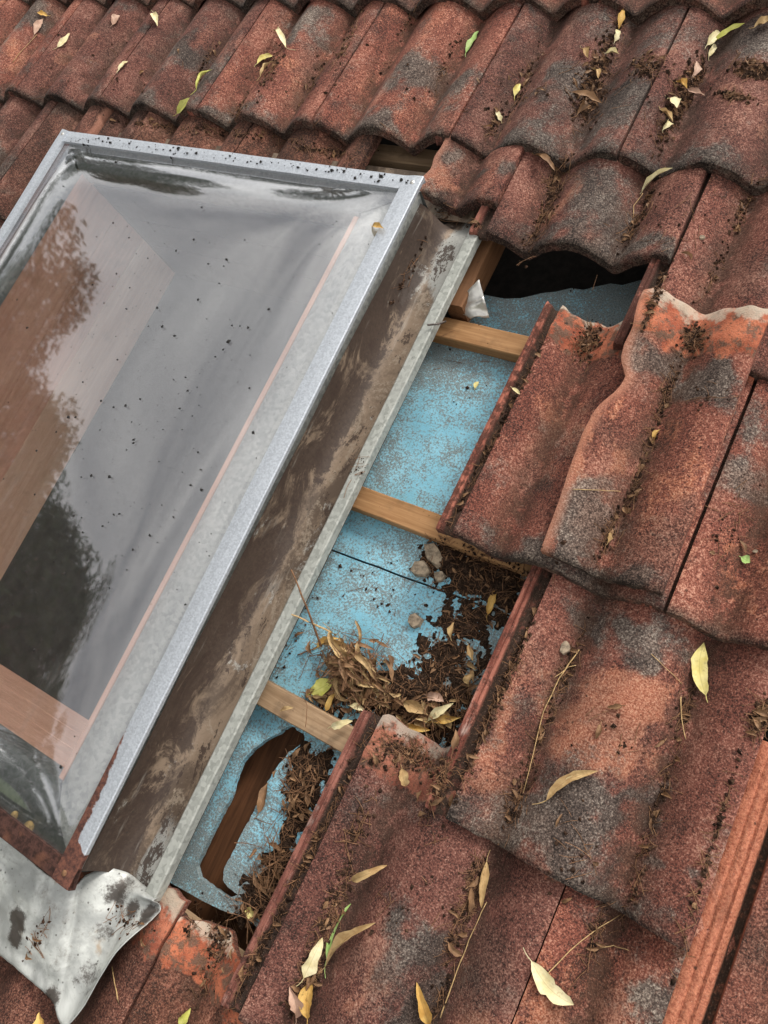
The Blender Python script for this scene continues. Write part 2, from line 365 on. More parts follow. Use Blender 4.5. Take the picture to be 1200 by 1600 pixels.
def dome_material():
    s = NT('clear acrylic'); t = s.t
    t.nodes.remove(s.b)
    lw = t.nodes.new('ShaderNodeLayerWeight'); lw.inputs[0].default_value = 0.5
    p5 = s.math('POWER', lw.outputs['Facing'], 4.0)
    fr = s.math('MULTIPLY_ADD', p5, 0.48, 0.20, clamp=True)
    gl = t.nodes.new('ShaderNodeBsdfGlossy'); gl.inputs['Roughness'].default_value = 0.035; gl.inputs['Color'].default_value = (0.97, 0.98, 1, 1)
    s.put(gl.inputs['Normal'], s.bump(s.noise(5, 1, 0.4), 0.05, 0.004))
    tr = t.nodes.new('ShaderNodeBsdfTransparent'); tr.inputs[0].default_value = (0.97, 0.975, 0.98, 1)
    df = t.nodes.new('ShaderNodeBsdfDiffuse'); s.put(df.inputs[0], (0.62, 0.62, 0.60))
    # dust film: scratches and streaks left by run-off, mostly near the rim
    strk = s.noise(46, 4, 0.6, s.mapv(None, (1, 0.10, 1), (0, 0, 0), (0, 0, 0.25)), 0.6)
    film = s.math('ADD', s.mapr(strk, 0.58, 0.76, 0.0, 0.045), s.mapr(s.attr('rim'), 0.2, 1.0, 0.006, 0.04))
    film = s.math('ADD', film, s.mapr(s.noise(330, 2, 0.7), 0.66, 0.74, 0, 0.12))
    m1 = t.nodes.new('ShaderNodeMixShader'); m2 = t.nodes.new('ShaderNodeMixShader')
    s.put(m1.inputs[0], film); t.links.new(tr.outputs[0], m1.inputs[1]); t.links.new(df.outputs[0], m1.inputs[2])
    s.put(m2.inputs[0], fr); t.links.new(m1.outputs[0], m2.inputs[1]); t.links.new(gl.outputs[0], m2.inputs[2])
    t.links.new(m2.outputs[0], s.out.inputs[0])
    return s.m

def plain(name, c, rough=0.8, metal=0.0, sc_=60, var=0.35):
    s = NT(name); n = s.noise(sc_, 4, 0.65)
    return s.done(s.mix(s.mapr(n, 0.3, 0.7), tuple(q * (1 - var) for q in c), tuple(min(1, q * (1 + var)) for q in c)), rough, metal, s.bump(n, 0.4, 0.002))

M_TILE = tile_material(); M_DIRT = dirt_material(); M_CRUMB = crumb_material()
M_FRAME = frame_material(); M_GALV = galv_material('galvanised sheet', (0.43, 0.435, 0.405), (0.25, 0.26, 0.245), 0.5, 0.2)
M_GALVSHADE = galv_material('shaded galvanised sheet', (0.26, 0.27, 0.265), (0.15, 0.16, 0.16), 0.5, 0.3)  # darker copy of the sheet: shade and tree reflections put into its colour
M_LIP = galv_material('dull galvanised lip', (0.46, 0.47, 0.43), (0.30, 0.31, 0.28), 0.35, 0.25, 0.6)
M_TRAY = tray_material(); M_APRON = apron_material(); M_RUST = rust_material()
M_BOARD = board_material()
M_PINE = wood_material('sawn pine batten', (0.29, 0.145, 0.058), (0.46, 0.255, 0.115), 0, (0.14, 0.08, 0.04), 14, 0.5)
M_GREYPINE = wood_material('greyed pine batten', (0.27, 0.17, 0.095), (0.44, 0.30, 0.18), 0, (0.12, 0.08, 0.05), 14, 0.5)
M_RAFTER = wood_material('old rafter', (0.06, 0.025, 0.010), (0.145, 0.060, 0.025), 1, (0.05, 0.02, 0.01))
M_TRIM = wood_material('trimmer', (0.11, 0.048, 0.020), (0.21, 0.10, 0.045), 1, (0.09, 0.05, 0.03))
M_LINING = wood_material('red timber lining', (0.58, 0.30, 0.205), (0.74, 0.42, 0.30), 1, (0.16, 0.07, 0.045), 10, 0.2)
M_LINING2 = wood_material('tan timber lining', (0.70, 0.45, 0.32), (0.82, 0.57, 0.42), 1, (0.26, 0.14, 0.09), 10, 0.2)
M_LININGX = wood_material('brown timber lining across', (0.66, 0.37, 0.26), (0.80, 0.49, 0.36), 0, (0.22, 0.11, 0.07), 10, 0.2)
M_DOME = dome_material()
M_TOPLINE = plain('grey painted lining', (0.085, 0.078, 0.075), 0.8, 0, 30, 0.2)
M_PANE = plain('dusty grey pane', (0.040, 0.040, 0.041), 0.75, 0, 30, 0.3)
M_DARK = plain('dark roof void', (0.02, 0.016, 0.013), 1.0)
M_FOIL = plain('crumpled foil', (0.62, 0.60, 0.56), 0.35, 0.6, 40, 0.2)
M_STONE = plain('mortar stone', (0.30, 0.235, 0.165), 0.95, 0, 120, 0.5)
M_NAIL = plain('rusty nail steel', (0.12, 0.10, 0.09), 0.5, 0.7, 200, 0.4)
M_SPECK = plain('black specks', (0.015, 0.013, 0.012), 0.9)
M_TWIG = plain('brown twig', (0.19, 0.095, 0.045), 0.85, 0, 200, 0.4)
M_STRAW = plain('straw', (0.50, 0.33, 0.15), 0.7, 0, 150, 0.3)
M_SCREW = plain('screw steel', (0.62, 0.60, 0.56), 0.35, 0.8)
M_BERRY = plain('yellow dried flower', (0.55, 0.36, 0.12), 0.8, 0, 220, 0.4)
M_BARK = plain('tree bark', (0.20, 0.16, 0.12), 0.95, 0, 8, 0.5)
M_TREELEAF = plain('tree foliage', (0.055, 0.075, 0.030), 0.8, 0, 3, 0.4)
M_GROUND = plain('lawn', (0.06, 0.085, 0.03), 1.0, 0, 0.8, 0.4)
LM = {
    'yellow': leaf_material('yellow leaf', (0.66, 0.55, 0.16), (0.78, 0.68, 0.30), (0.12, 0.08, 0.03), 0.25),
    'cream': leaf_material('cream leaf', (0.62, 0.52, 0.27), (0.76, 0.68, 0.43), (0.20, 0.12, 0.05), 0.3),
    'tan': leaf_material('tan leaf', (0.40, 0.25, 0.11), (0.60, 0.43, 0.21), (0.10, 0.055, 0.025), 0.5),
    'ochre': leaf_material('ochre leaf', (0.50, 0.28, 0.07), (0.66, 0.44, 0.14), (0.12, 0.06, 0.02), 0.5),
    'litter': leaf_material('litter leaf', (0.27, 0.165, 0.075), (0.46, 0.32, 0.155), (0.08, 0.045, 0.02), 0.6),
    'brown': leaf_material('brown leaf', (0.15, 0.080, 0.040), (0.30, 0.17, 0.085), (0.05, 0.03, 0.015), 0.6),
    'green': leaf_material('green leaf', (0.30, 0.46, 0.13), (0.50, 0.62, 0.26), (0.20, 0.22, 0.05), 0.2),
    'olive': leaf_material('yellow green leaf', (0.46, 0.45, 0.09), (0.60, 0.58, 0.18), (0.20, 0.16, 0.04), 0.4),
    'pink': leaf_material('dusty pinkish leaf', (0.42, 0.25, 0.18), (0.56, 0.38, 0.28), (0.14, 0.08, 0.05), 0.4),
}

# ---------------------------------------------------------------- the roof and its tiles
W_T, L_T, TH, AMP, LW = 0.297, 0.405, 0.018, 0.042, 0.033
DECK = -0.085

def prof(u):
    s = u / W_T
    c = math.cos(math.pi * (s - 0.455) / 0.49)
    return AMP * math.sqrt(c * c + 0.005)

def make_tile(name, seed, uL=0.0, uR=W_T - 0.0048, vN=0.0, vH=L_T, ledge=LW, break_left=None, break_right=False, head_break=0.0, wide=False, head=0.0, chips=1.0, spots=()):
    """interlocking double-roll tile: local x across, y from nose to head, z up; closed solid"""
    cols = []                       # (fraction or ledge position)
    nP = 44
    rows_a = [0, 0.0018, 0.004, 0.007, 0.012, 0.02]
    nR = 40
    rows = rows_a + [0.02 + (vH - vN - 0.02 - 0.006) * k / nR for k in range(1, nR + 1)] + [vH - vN]
    V = []; attr = {k: [] for k in ('ledge', 'nose', 'trough', 'head', 'lime', 'chan', 'broken', 'lichen', 'worn')}
    led = []
    if ledge > 0:
        if wide:   # broad protected strip with fine ridges
            led = [(-ledge, -0.026), (-ledge + 0.001, -0.012), (-ledge + 0.005, -0.0062), (-ledge + 0.013, -0.0045), (-ledge + 0.016, -0.0066), (-ledge + 0.019, -0.0040),
                   (-ledge + 0.024, -0.0040), (-ledge + 0.027, -0.0066), (-ledge + 0.030, -0.0038), (-ledge + 0.034, -0.0060), (-ledge + 0.037, -0.0085), (-ledge + 0.039, -0.015), (-0.007, -0.020), (-0.001, -0.020), (-0.0002, -0.006)]
        else:
            k = ledge / 0.033
            led = [(-0.033 * k, -0.024), (-0.0325 * k, -0.010), (-0.031 * k, -0.0066), (-0.0275 * k, -0.0060), (-0.0262 * k, -0.0078), (-0.0245 * k, -0.0082), (-0.023 * k, -0.0066), (-0.019 * k, -0.0072),
                   (-0.017 * k, -0.012), (-0.014 * k, -0.0165), (-0.006 * k, -0.017), (-0.0012, -0.016), (-0.0003, -0.006)]
    nL = len(led); ncol = nL + nP + 1
    z0 = prof(0)
    for j, r in enumerate(rows):
        for i in range(ncol):
            if i < nL:
                u = led[i][0]; z = z0 + led[i][1]; isl = 1
            else:
                f = (i - nL) / nP
                f = f + 0.0 if 0 < f < 1 else f
                a = uL if break_left is None else break_left(vN + r)
                b = uR + (0.006 * fn((r * 25, 5, seed), 1) + 0.004 * fn((r * 90, 2, seed), 1) if break_right else 0)
                u = a + (b - a) * f
                z = prof(u); isl = 0
                e = min(f, 1 - f) * (b - a)
                if e < 0.004: z -= 0.0022 * (1 - e / 0.004) ** 2
            hv = vH
            if head_break: hv += head_break * (fn((u * 14, 1.3, seed), 1) * 1.0 + 0.5 * fn((u * 45, 2.3, seed), 1) - 0.25)
            else: hv += 0.002 * fn((u * 60, 4.1, seed), 1)
            nv = vN + chips * (0.0016 * fn((u * 45, 0.4, seed), 1) + 0.0012 * fn((u * 140, 3.4, seed), 1))
            y = nv + (hv - nv) * r / (vH - vN)
            d = y - nv; dh = hv - y
            if d < 0.007: z -= 0.0032 * (1 - d / 0.007) ** 2 * (0.8 + 0.4 * fn((u * 80, 7, seed), 1))
            if dh < 0.007: z -= 0.003 * (1 - dh / 0.007)
            # raised stop bar just below the head
            z += 0.0045 * math.exp(-((y - (vH - 0.055)) / 0.012) ** 2) * (0 if isl else 1)
            z += 0.0006 * fn((u * 70, y * 70, seed * 3.1), 1) + 0.0007 * fn((u * 18, y * 18, seed * 1.7), 1)
            x = u + (0.0005 * fn((y * 90, 8, seed), 1))
            V.append((x, y, z))
            s_ = u / W_T
            tr = max(math.exp(-((s_ - 0.21) / 0.080) ** 2), math.exp(-((s_ - 0.70) / 0.080) ** 2))
            chan = 1.0 if isl and (led[i][1] < -0.011) and i > 1 else 0.0
            attr['ledge'].append(1.0 if isl else 0.0); attr['chan'].append(chan)
            attr['nose'].append(0 if isl else max(0.0, 1 - d / 0.014) ** 0.8 if d < 0.014 else 0.0)
            attr['trough'].append(0 if isl else tr)
            attr['head'].append(0 if isl else head * sstep(vH - 0.105, vH - 0.045, y))
            attr['lime'].append(0 if isl else head * sstep(vH - 0.06, vH - 0.003, y))
            sp_ = {'g': 0.0, 'w': 0.0}
            nu_ = 0.22 * fn((u * 16, y * 16, seed + 0.3), 1) + 0.10 * fn((u * 48, y * 48, seed + 0.7), 1); nv_ = 0.055 * fn((u * 15, y * 15, seed + 5.3), 1) + 0.022 * fn((u * 50, y * 50, seed + 2.7), 1)
            for (ss, sy, rs, ry, am, kd) in spots:
                d2 = ((s_ + nu_ - ss) / rs) ** 2 + ((y + nv_ - sy) / ry) ** 2
                sp_[kd] = max(sp_[kd], am * math.exp(-d2 ** 1.6))
            attr['lichen'].append(0 if isl else sp_['g']); attr['worn'].append(0 if isl else sp_['w'])
            br = 0.0
            if break_left is not None and not isl: br = max(0, 1 - (f * (b - a)) / 0.016)
            if break_right and not isl: br = max(br, 1 - ((1 - f) * (b - a)) / 0.008)
            attr['broken'].append(max(0, br))
    nr = len(rows)
    top = len(V)
    for k in range(top):
        x, y, z = V[k]
        V.append((x, y, z - TH if (k % ncol) >= nL else min(z - 0.004, z0 - 0.026)))
        for a in attr: attr[a].append(attr[a][k] if a in ('ledge', 'chan', 'broken') else (1.0 if a == 'nose' and attr['nose'][k] > 0.5 else 0.0))
    F = []
    ix = lambda j, i: j * ncol + i
    for j in range(nr - 1):
        for i in range(ncol - 1):
            F.append((ix(j, i), ix(j, i + 1), ix(j + 1, i + 1), ix(j + 1, i)))
            F.append((top + ix(j, i), top + ix(j + 1, i), top + ix(j + 1, i + 1), top + ix(j, i + 1)))
        F.append((ix(j, 0), ix(j + 1, 0), top + ix(j + 1, 0), top + ix(j, 0)))
        i = ncol - 1
        F.append((ix(j, i), top + ix(j, i), top + ix(j + 1, i), ix(j + 1, i)))
    for i in range(ncol - 1):
        F.append((ix(0, i), top + ix(0, i), top + ix(0, i + 1), ix(0, i + 1)))
        j = nr - 1
        F.append((ix(j, i), ix(j, i + 1), top + ix(j, i + 1), top + ix(j, i)))
    me = mesh(name, V, F, M_TILE, True, attr)
    me.set_sharp_from_angle(angle=math.radians(48))
    return me

# the roof itself: sheet under the deck, painted near-black for the unlit void, open where the skylight shaft passes
SH = (-1.458, -0.757, -0.328, 0.658)     # shaft opening u0 u1 v0 v1
sh = 0.02
def ring(u0, u1, v0, v1, w, a0, a1, b0, b1):
    V = [(u0, v0, w), (u1, v0, w), (u1, v1, w), (u0, v1, w), (a0, b0, w), (a1, b0, w), (a1, b1, w), (a0, b1, w)]
    F = [(0, 1, 5, 4), (1, 2, 6, 5), (2, 3, 7, 6), (3, 0, 4, 7)]
    return V, F
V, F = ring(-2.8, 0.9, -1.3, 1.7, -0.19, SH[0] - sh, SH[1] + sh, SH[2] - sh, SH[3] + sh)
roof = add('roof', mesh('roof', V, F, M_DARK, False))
tag(roof, kind='structure')

NG = (0.5, 0.0, 0.7, 0.022, 0.55, 'g')
NOM = [make_tile('tile_a', 3.0, spots=((0.455, 0.285, 0.20, 0.055, 1.0, 'g'), (0.95, 0.27, 0.14, 0.05, 0.9, 'g'), (0.3, 0.14, 0.2, 0.08, 0.7, 'w'), NG)),
       make_tile('tile_b', 11.0, spots=((0.455, 0.27, 0.22, 0.060, 1.1, 'g'), (0.5, 0.12, 0.3, 0.06, 0.6, 'w'), NG)),
       make_tile('tile_c', 23.0, spots=((0.50, 0.15, 0.16, 0.05, 0.9, 'g'), (0.92, 0.10, 0.15, 0.10, 0.7, 'g'), NG)),
       make_tile('tile_d', 29.0, spots=((0.455, 0.30, 0.18, 0.04, 0.9, 'g'), (0.1, 0.2, 0.2, 0.1, 0.7, 'w'), (0.92, 0.24, 0.15, 0.10, 0.8, 'w'), NG))]

def tile(u0, vn, me=None, wn=-0.02, wh=-0.045, rz=0.0, grey=None, ledgedirt=0.04, label=None, top=None, soiled=0.0, fresh=0.0):
    if me is None: me = NOM[rnd.randrange(4)]
    ang = math.atan2(wh - wn, L_T)
    M = Matrix.Translation((u0, vn, wn)) @ Matrix.Rotation(rz, 4, 'Z') @ Matrix.Rotation(ang, 4, 'X')
    o = add('tile', me, None if top else roof, M, True)
    o['grey'] = rnd.uniform(-0.06, 0.07) if grey is None else grey
    o['ledgedirt'] = ledgedirt; o['soiled'] = soiled; o['fresh'] = fresh
    if top: o.name = top[0]; tag(o, label, top[1])
    elif label: o['label'] = label
    return o

# top course, only its noses in view
for k in range(-7, 3): tile(-0.552 + 0.297 * k, 1.188 + rnd.uniform(-.003, .003))
# second course
for k in range(-6, 3): tile(-0.396 + 0.297 * k, 0.866 + rnd.uniform(-.003, .003), wn=-0.02 + rnd.uniform(-.001, .001), grey=rnd.uniform(-0.03, 0.10))
# third course: left of and behind the skylight
tile(-2.334, 0.546, grey=0.05); tile(-2.037, 0.546, grey=0.08, soiled=0.3)
tile(-1.740, 0.546, make_tile('tile_cut_a', 31.0, uR=0.165, break_right=True), soiled=0.6)
short = make_tile('tile_cut_b', 37.0, vN=0.205)
for k in (2, 3): tile(-0.552 - 0.297 * k, 0.546, short, wn=-0.024, grey=-0.05, ledgedirt=0.12, soiled=0.85)
tile(-1.740 + 0.003, 0.546, make_tile('tile_cut_c', 39.0, uL=0.172, vN=0.205, ledge=0), wn=-0.024, soiled=0.85)
# third course, pushed up next to the skylight
tile(-0.849, 0.750, make_tile('tile_cut_d', 41.0, uL=0.145, ledge=0, break_left=lambda v: 0.143 + 0.006 * fn((v * 30, 0, 4)) + 0.02 * v, chips=3.0, spots=((0.58, 0.09, 0.10, 0.035, 1.1, 'g'), (0.9, 0.07, 0.12, 0.03, 1.0, 'g'), (0.6, 0.03, 0.2, 0.03, 0.9, 'w'), NG)),
     wn=-0.020, wh=-0.046, grey=0.02, label='short cut tile pushed up under the course above beside the skylight corner', top=('roof_tile', 'roof tile'))
tile(-0.552, 0.697, make_tile('tile_up', 43.0, spots=((0.5, 0.10, 0.2, 0.08, 0.8, 'g'), (0.3, 0.08, 0.1, 0.05, 0.9, 'w'), (0.5, 0.02, 0.7, 0.022, 1.0, 'g'))), wn=-0.026, wh=-0.050, rz=0.02, grey=0.02, ledgedirt=-0.2,
     label='tile pushed up the slope with a dark gap open under its wavy nose', top=('roof_tile', 'roof tile'))
tile(-0.255, 0.553, NOM[2], grey=-0.08, ledgedirt=0.2); tile(0.042, 0.549, grey=-0.02); tile(0.339, 0.549)
# the courses running on past the left side of the skylight
cut = make_tile('tile_cut_e', 33.0, uR=0.165, break_right=True)
for k, v in enumerate((0.212, -0.110, -0.452, -0.800)):
    if k % 2 == 0: tile(-2.178, v); tile(-1.881, v)
    else: tile(-2.334, v); tile(-2.037, v); tile(-1.740, v, cut)
tile(-1.421, -0.800, wn=-0.03, wh=-0.055)
tile(-2.631, 0.546); tile(-2.475, 0.866); tile(-2.475, 0.212)
# fourth course
tile(-0.388, 0.212, make_tile('tile_e', 47.0, head=1.0, head_break=0.018, ledge=0.029, spots=((0.72, 0.11, 0.13, 0.08, 1.3, 'g'), (0.42, 0.15, 0.07, 0.05, 0.9, 'g'), (0.8, 0.30, 0.16, 0.035, 1.0, 'g'), (0.6, 0.0, 0.5, 0.03, 1.0, 'g'), (0.3, 0.2, 0.2, 0.08, 0.6, 'w'))), grey=0.0, ledgedirt=0.12, label='tile with a bare orange head beside the blue boards')
tile(-0.091, 0.212, make_tile('tile_f', 49.0, spots=((0.10, 0.22, 0.14, 0.055, 1.1, 'g'), (0.9, 0.03, 0.3, 0.04, 1.0, 'g'), (0.25, 0.09, 0.15, 0.05, 0.6, 'w'))), grey=0.0); tile(0.206, 0.212)
# fifth course
tile(-0.241, -0.127, make_tile('tile_g', 53.0, spots=((0.44, 0.20, 0.19, 0.085, 1.25, 'w'), (0.08, 0.12, 0.10, 0.12, 0.8, 'w'), (0.42, 0.055, 0.28, 0.05, 1.2, 'g'), (0.72, 0.11, 0.05, 0.08, 0.9, 'g'), (0.40, 0.305, 0.25, 0.035, 1.1, 'g'), (0.5, 0.01, 0.6, 0.02, 1.0, 'g'))), grey=0.02, ledgedirt=0.02, label='tile with a salmon worn crest in its middle and a dark lower end')
tile(0.0945, -0.29, make_tile('tile_i', 59.0, ledge=0.048, wide=True), wn=-0.022, grey=0.0, fresh=0.75, soiled=0.3, ledgedirt=0.02, label='slipped tile with a broad bare salmon side strip')
# sixth course
tile(-0.380, -0.452, make_tile('tile_j', 61.0, head=1.0, head_break=0.02, spots=((0.48, 0.17, 0.16, 0.06, 1.1, 'g'), (0.62, 0.10, 0.12, 0.05, 0.9, 'g'), (0.9, 0.12, 0.14, 0.10, 0.9, 'w'), (0.40, 0.12, 0.08, 0.05, 0.8, 'w'))), grey=0.0, ledgedirt=0.0, label='tile with a pale edged red side rib below the leaf litter')
tile(-0.086, -0.450, make_tile('tile_k', 63.0, spots=((0.5, 0.29, 0.2, 0.05, 1.0, 'g'), (0.1, 0.18, 0.2, 0.1, 0.8, 'w'), (0.5, 0.2, 0.1, 0.05, 0.7, 'w'))), grey=0.0); tile(0.211, -0.450)
# lowest course
tile(-0.530, -0.800, make_tile('tile_l', 67.0, head=1.0, head_break=0.035), wn=-0.03, wh=-0.055, grey=-0.08, soiled=0.8, label='tile with a crumbled orange head under the hole in the blue board')
tile(-0.827, -0.800, make_tile('tile_m', 71.0, head=1.0, head_break=0.02), wn=-0.03, wh=-0.055, grey=-0.10, soiled=0.6, label='dark tile with an orange head under the skylight apron'); tile(-1.124, -0.800, wn=-0.03, wh=-0.055, grey=-0.10); tile(-0.233, -0.800, wn=-0.03, wh=-0.055)
# the broken tile that lies loose on top of the fourth course
bl = [(p.y, p.x) for p in (at(845, 872, .02), at(875, 789, .025), at(893, 734, .025), at(914, 679, .025), at(934, 642, .025), at(966, 615, .028), at(979, 594, .03), at(972, 566, .03), at(978, 541, .03), at(992, 514, .03), at(1000, 475, .03))]
U0D = -0.3935
tile(U0D, 0.229, make_tile('tile_broken', 73.0, head=1.0, ledge=0, break_left=lambda v: interp(v + 0.229, bl) - U0D, head_break=0.012, chips=1.6, spots=((0.60, 0.315, 0.10, 0.035, 1.3, 'g'), (0.88, 0.295, 0.16, 0.035, 1.3, 'g'), (0.55, 0.05, 0.12, 0.05, 1.0, 'g'), (0.5, 0.0, 0.6, 0.02, 0.9, 'g'), (0.9, 0.15, 0.2, 0.1, 0.6, 'w'), (0.48, 0.16, 0.06, 0.09, 0.9, 'w'))),
     wn=-0.004, wh=0.006, grey=0.02, label='broken half tile lying loose on the tile with the orange head', top=('broken_roof_tile', 'roof tile'))

# battens, trimmer, rafter, deck boards
def batten(v, u0, u1, mat, label=None, rz=0.0, seed=1):
    V, F = box_geo(u0, u1, -0.019, 0.019, 0, 0.026, 0.0015, 0.0008, 16, seed)
    o = add('batten', mesh('batten', V, F, mat, False), roof, Matrix.Translation((0, v, DECK + 0.0005)) @ Matrix.Rotation(rz, 4, 'Z'), True)
    if label: o['label'] = label
for k, (v, m, lb) in enumerate(((0.552, M_PINE, 'orange pine batten across the top of the opening'), (0.229, M_PINE, 'pine batten across the middle of the opening'), (-0.114, M_GREYPINE, 'greyed pine batten at the leaf litter'))):
    batten(v, -0.605, -0.02, m, lb, -0.008 if k < 2 else -0.02, k + 1)
batten(0.885, -2.5, 0.6, M_GREYPINE); batten(1.21, -2.6, 0.6, M_GREYPINE); batten(-0.44, -1.3, 0.4, M_GREYPINE)

V, F = box_geo(0, 0.42, -0.016, 0.016, 0, 0.052, 0.002, 0.001, 10, 5)
add('trimmer', mesh('trimmer', [(-y, x, z) for x, y, z in V], F, M_TRIM, False), roof, Matrix.Translation((-0.572, 0.585, DECK + 0.0005)), True)
V, F = box_geo(0, 0.75, -0.12, 0.12, 0, 0.05, 0.002, 0.001, 12, 6)
add('rafter', mesh('rafter', [(-y, x, z) for x, y, z in V], F, M_RAFTER, False), roof, Matrix.Translation((-0.53, -0.5, -0.185)), True)

import bmesh
def board(name, outer, hole=None, th=0.011, w=DECK, label=None, sub=0.02):
    """sheet with irregular outline and an optional hole, triangulated and given thickness"""
    bm = bmesh.new()
    def loop(pts):
        vs = [bm.verts.new((p[0], p[1], 0)) for p in pts]
        return [bm.edges.new((vs[i], vs[(i + 1) % len(vs)])) for i in range(len(vs))]
    e = loop(outer)
    if hole: e += loop(hole)
    bmesh.ops.triangle_fill(bm, edges=e, use_beauty=True)
    bmesh.ops.subdivide_edges(bm, edges=[q for q in bm.edges if q.calc_length() > 0.06], cuts=2, use_grid_fill=False)
    bmesh.ops.triangulate(bm, faces=bm.faces[:])
    for f in bm.faces:
        if f.normal.z < 0: f.normal_flip()
    r = bmesh.ops.extrude_face_region(bm, geom=bm.faces[:])
    for q in r['geom']:
        if isinstance(q, bmesh.types.BMVert): q.co.z -= th
    bmesh.ops.recalc_face_normals(bm, faces=bm.faces[:])
    me = bpy.data.meshes.new(name); bm.to_mesh(me); bm.free(); me.materials.append(M_BOARD)
    a = me.attributes.new('grime_shade', 'FLOAT', 'POINT')
    a.data.foreach_set('value', [0.8 * sstep(0.40, 0.54, v.co.y) - 0.1 * sstep(0.55, 0.57, v.co.y) + 0.5 * sstep(-0.2, -0.35, v.co.y) + 0.6 * sstep(-0.42, -0.3, v.co.x) for v in me.vertices])  # grime; its upper end also paints the shade of the gap
    o = add('blue_board', me, roof, Matrix.Translation((0, 0, w)), True)
    if label: o['label'] = label
def rough_line(a, b, n, amp, seed):
    return [(a[0] + (b[0] - a[0]) * k / n + amp * fn((k * 1.3, 0, seed)), a[1] + (b[1] - a[1]) * k / n + amp * fn((k * 1.1, 5, seed))) for k in range(n + 1)]
c0 = at(520, 860, DECK); c1 = at(790, 960, DECK)
sl_ = (c1.y - c0.y) / (c1.x - c0.x)
cy = lambda u: c0.y + (u - c0.x) * sl_
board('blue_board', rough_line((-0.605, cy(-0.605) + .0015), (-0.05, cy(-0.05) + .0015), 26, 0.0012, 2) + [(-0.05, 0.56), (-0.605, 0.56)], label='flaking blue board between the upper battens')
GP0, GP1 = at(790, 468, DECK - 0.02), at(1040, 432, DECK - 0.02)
board('blue_board', [(-0.605, 0.562), (-0.05, 0.562), (0.3, 0.562), (0.3, GP1.y)] + rough_line(GP1.to_2d(), GP0.to_2d(), 12, 0.012, 8) + [(-0.605, GP0.y)], w=DECK - 0.02, label='grimy blue board with painted-in shade in the dark gap under the tiles')
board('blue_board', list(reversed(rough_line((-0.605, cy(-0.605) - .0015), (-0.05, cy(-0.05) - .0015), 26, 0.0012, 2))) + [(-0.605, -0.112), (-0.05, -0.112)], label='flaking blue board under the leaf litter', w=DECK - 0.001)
hp = [(475, 1148), (477, 1160), (452, 1175), (433, 1198), (419, 1221), (406, 1246), (392, 1275), (377, 1304), (362, 1333), (350, 1358), (348, 1375), (356, 1386), (372, 1398), (358, 1403), (333, 1388), (311, 1371), (306, 1352), (322, 1318), (335, 1292), (347, 1271), (360, 1242), (368, 1216), (378, 1191), (396, 1170), (417, 1155), (438, 1146), (441, 1139), (455, 1134)]
hole = []
for i, p in enumerate(hp):
    q = hp[(i + 1) % len(hp)]
    for k in range(4):
        t = k / 4; a = at(p[0] + (q[0] - p[0]) * t, p[1] + (q[1] - p[1]) * t, DECK)
        hole.append((a.x + 0.0025 * fn((i * 2 + k, 3.3, 1.1), 1.7), a.y + 0.0025 * fn((i * 2 + k, 9.3, 1.1), 1.7)))
ob = [at(x, y, DECK) for x, y in ((255, 1372), (285, 1390), (315, 1407), (345, 1421), (380, 1437), (420, 1462))]
board('blue_board', [(-0.605, -0.114)] + [(-0.605, ob[0].y + 0.01)] + [(p.x, p.y + 0.003 * fn((k, 2, 2), 2.1)) for k, p in enumerate(ob)] + [(-0.30, ob[-1].y - 0.03), (-0.30, -0.114)], hole, label='blue board with a long jagged hole')

# ---------------------------------------------------------------- skylight (corners of the frame at its top plane)
FW = 0.08
TL, TR, BR = Vector((-1.536, 0.729)), Vector((-0.659, 0.731)), Vector((-0.646, -0.427))
BL = Vector((-1.523, -0.429))
SC = (TL + TR + BR + BL) / 4
def quad(a, b):      # a 0..1 left-right, b 0..1 bottom-top, local to the skylight origin
    p = BL * (1 - a) * (1 - b) + BR * a * (1 - b) + TL * (1 - a) * b + TR * a * b
    return p - SC
WID, HGT = 0.877, 1.157
skyM = Matrix.Translation((SC.x, SC.y, 0))
skylight = add('skylight', None, None, skyM)
tag(skylight, 'clear domed skylight with galvanised metal frame set into the tiled roof', 'skylight')
def qx(x, y, z):     # metres from the bottom-left frame corner -> local
    p = quad(x / WID, y / HGT); return (p.x, p.y, z)

def strip(pts_in, pts_out, z, drop, name, mat, rust=None, n=40, inner_drop=0.004, seed=1):
    """flat bar with an outer downturned lip; pts functions of t"""
    V = []; F = []; R = []
    for k in range(n + 1):
        t = k / n
        a = pts_in(t); b = pts_out(t)
        wob = 0.0008 * fn((t * 9, 1, seed), 1)
        dv = (Vector((b[0] - a[0], b[1] - a[1])).normalized()) * 0.0015
        sec = [(a[0], a[1], z - inner_drop), (a[0], a[1], z + wob), ((a[0] + b[0]) / 2, (a[1] + b[1]) / 2, z + 0.0008 + wob), (b[0] - dv.x, b[1] - dv.y, z + wob), (b[0], b[1], z - 0.0015 + wob), (b[0], b[1], z - drop), (b[0] - dv.x, b[1] - dv.y, z - drop), (a[0], a[1], z - inner_drop - 0.003)]
        V += sec
        for q, f in enumerate((1, 1, 0.5, 0, 0, 0, 0, 1)): R.append(rust(t, f) if rust else 0.0)
    m = 8
    for k in range(n):
        for q in range(m): F.append((k * m + q, (k + 1) * m + q, (k + 1) * m + (q + 1) % m, k * m + (q + 1) % m))
    F.append(tuple(reversed(range(m)))); F.append(tuple(range(n * m, n * m + m)))
    me = mesh(name, V, F, mat, False, {'rust': R})
    return add(name, me, skylight, None, True, skyM)
FWD = 0.032
top = strip(lambda t: qx(FWD * 0.6 + t * (WID - FWD * 1.2), HGT - 0.027, 0)[:2], lambda t: qx(0.0 + t * WID, HGT, 0)[:2], FW, 0.012, 'frame_strip', M_FRAME, lambda t, f: 0.05, seed=2)
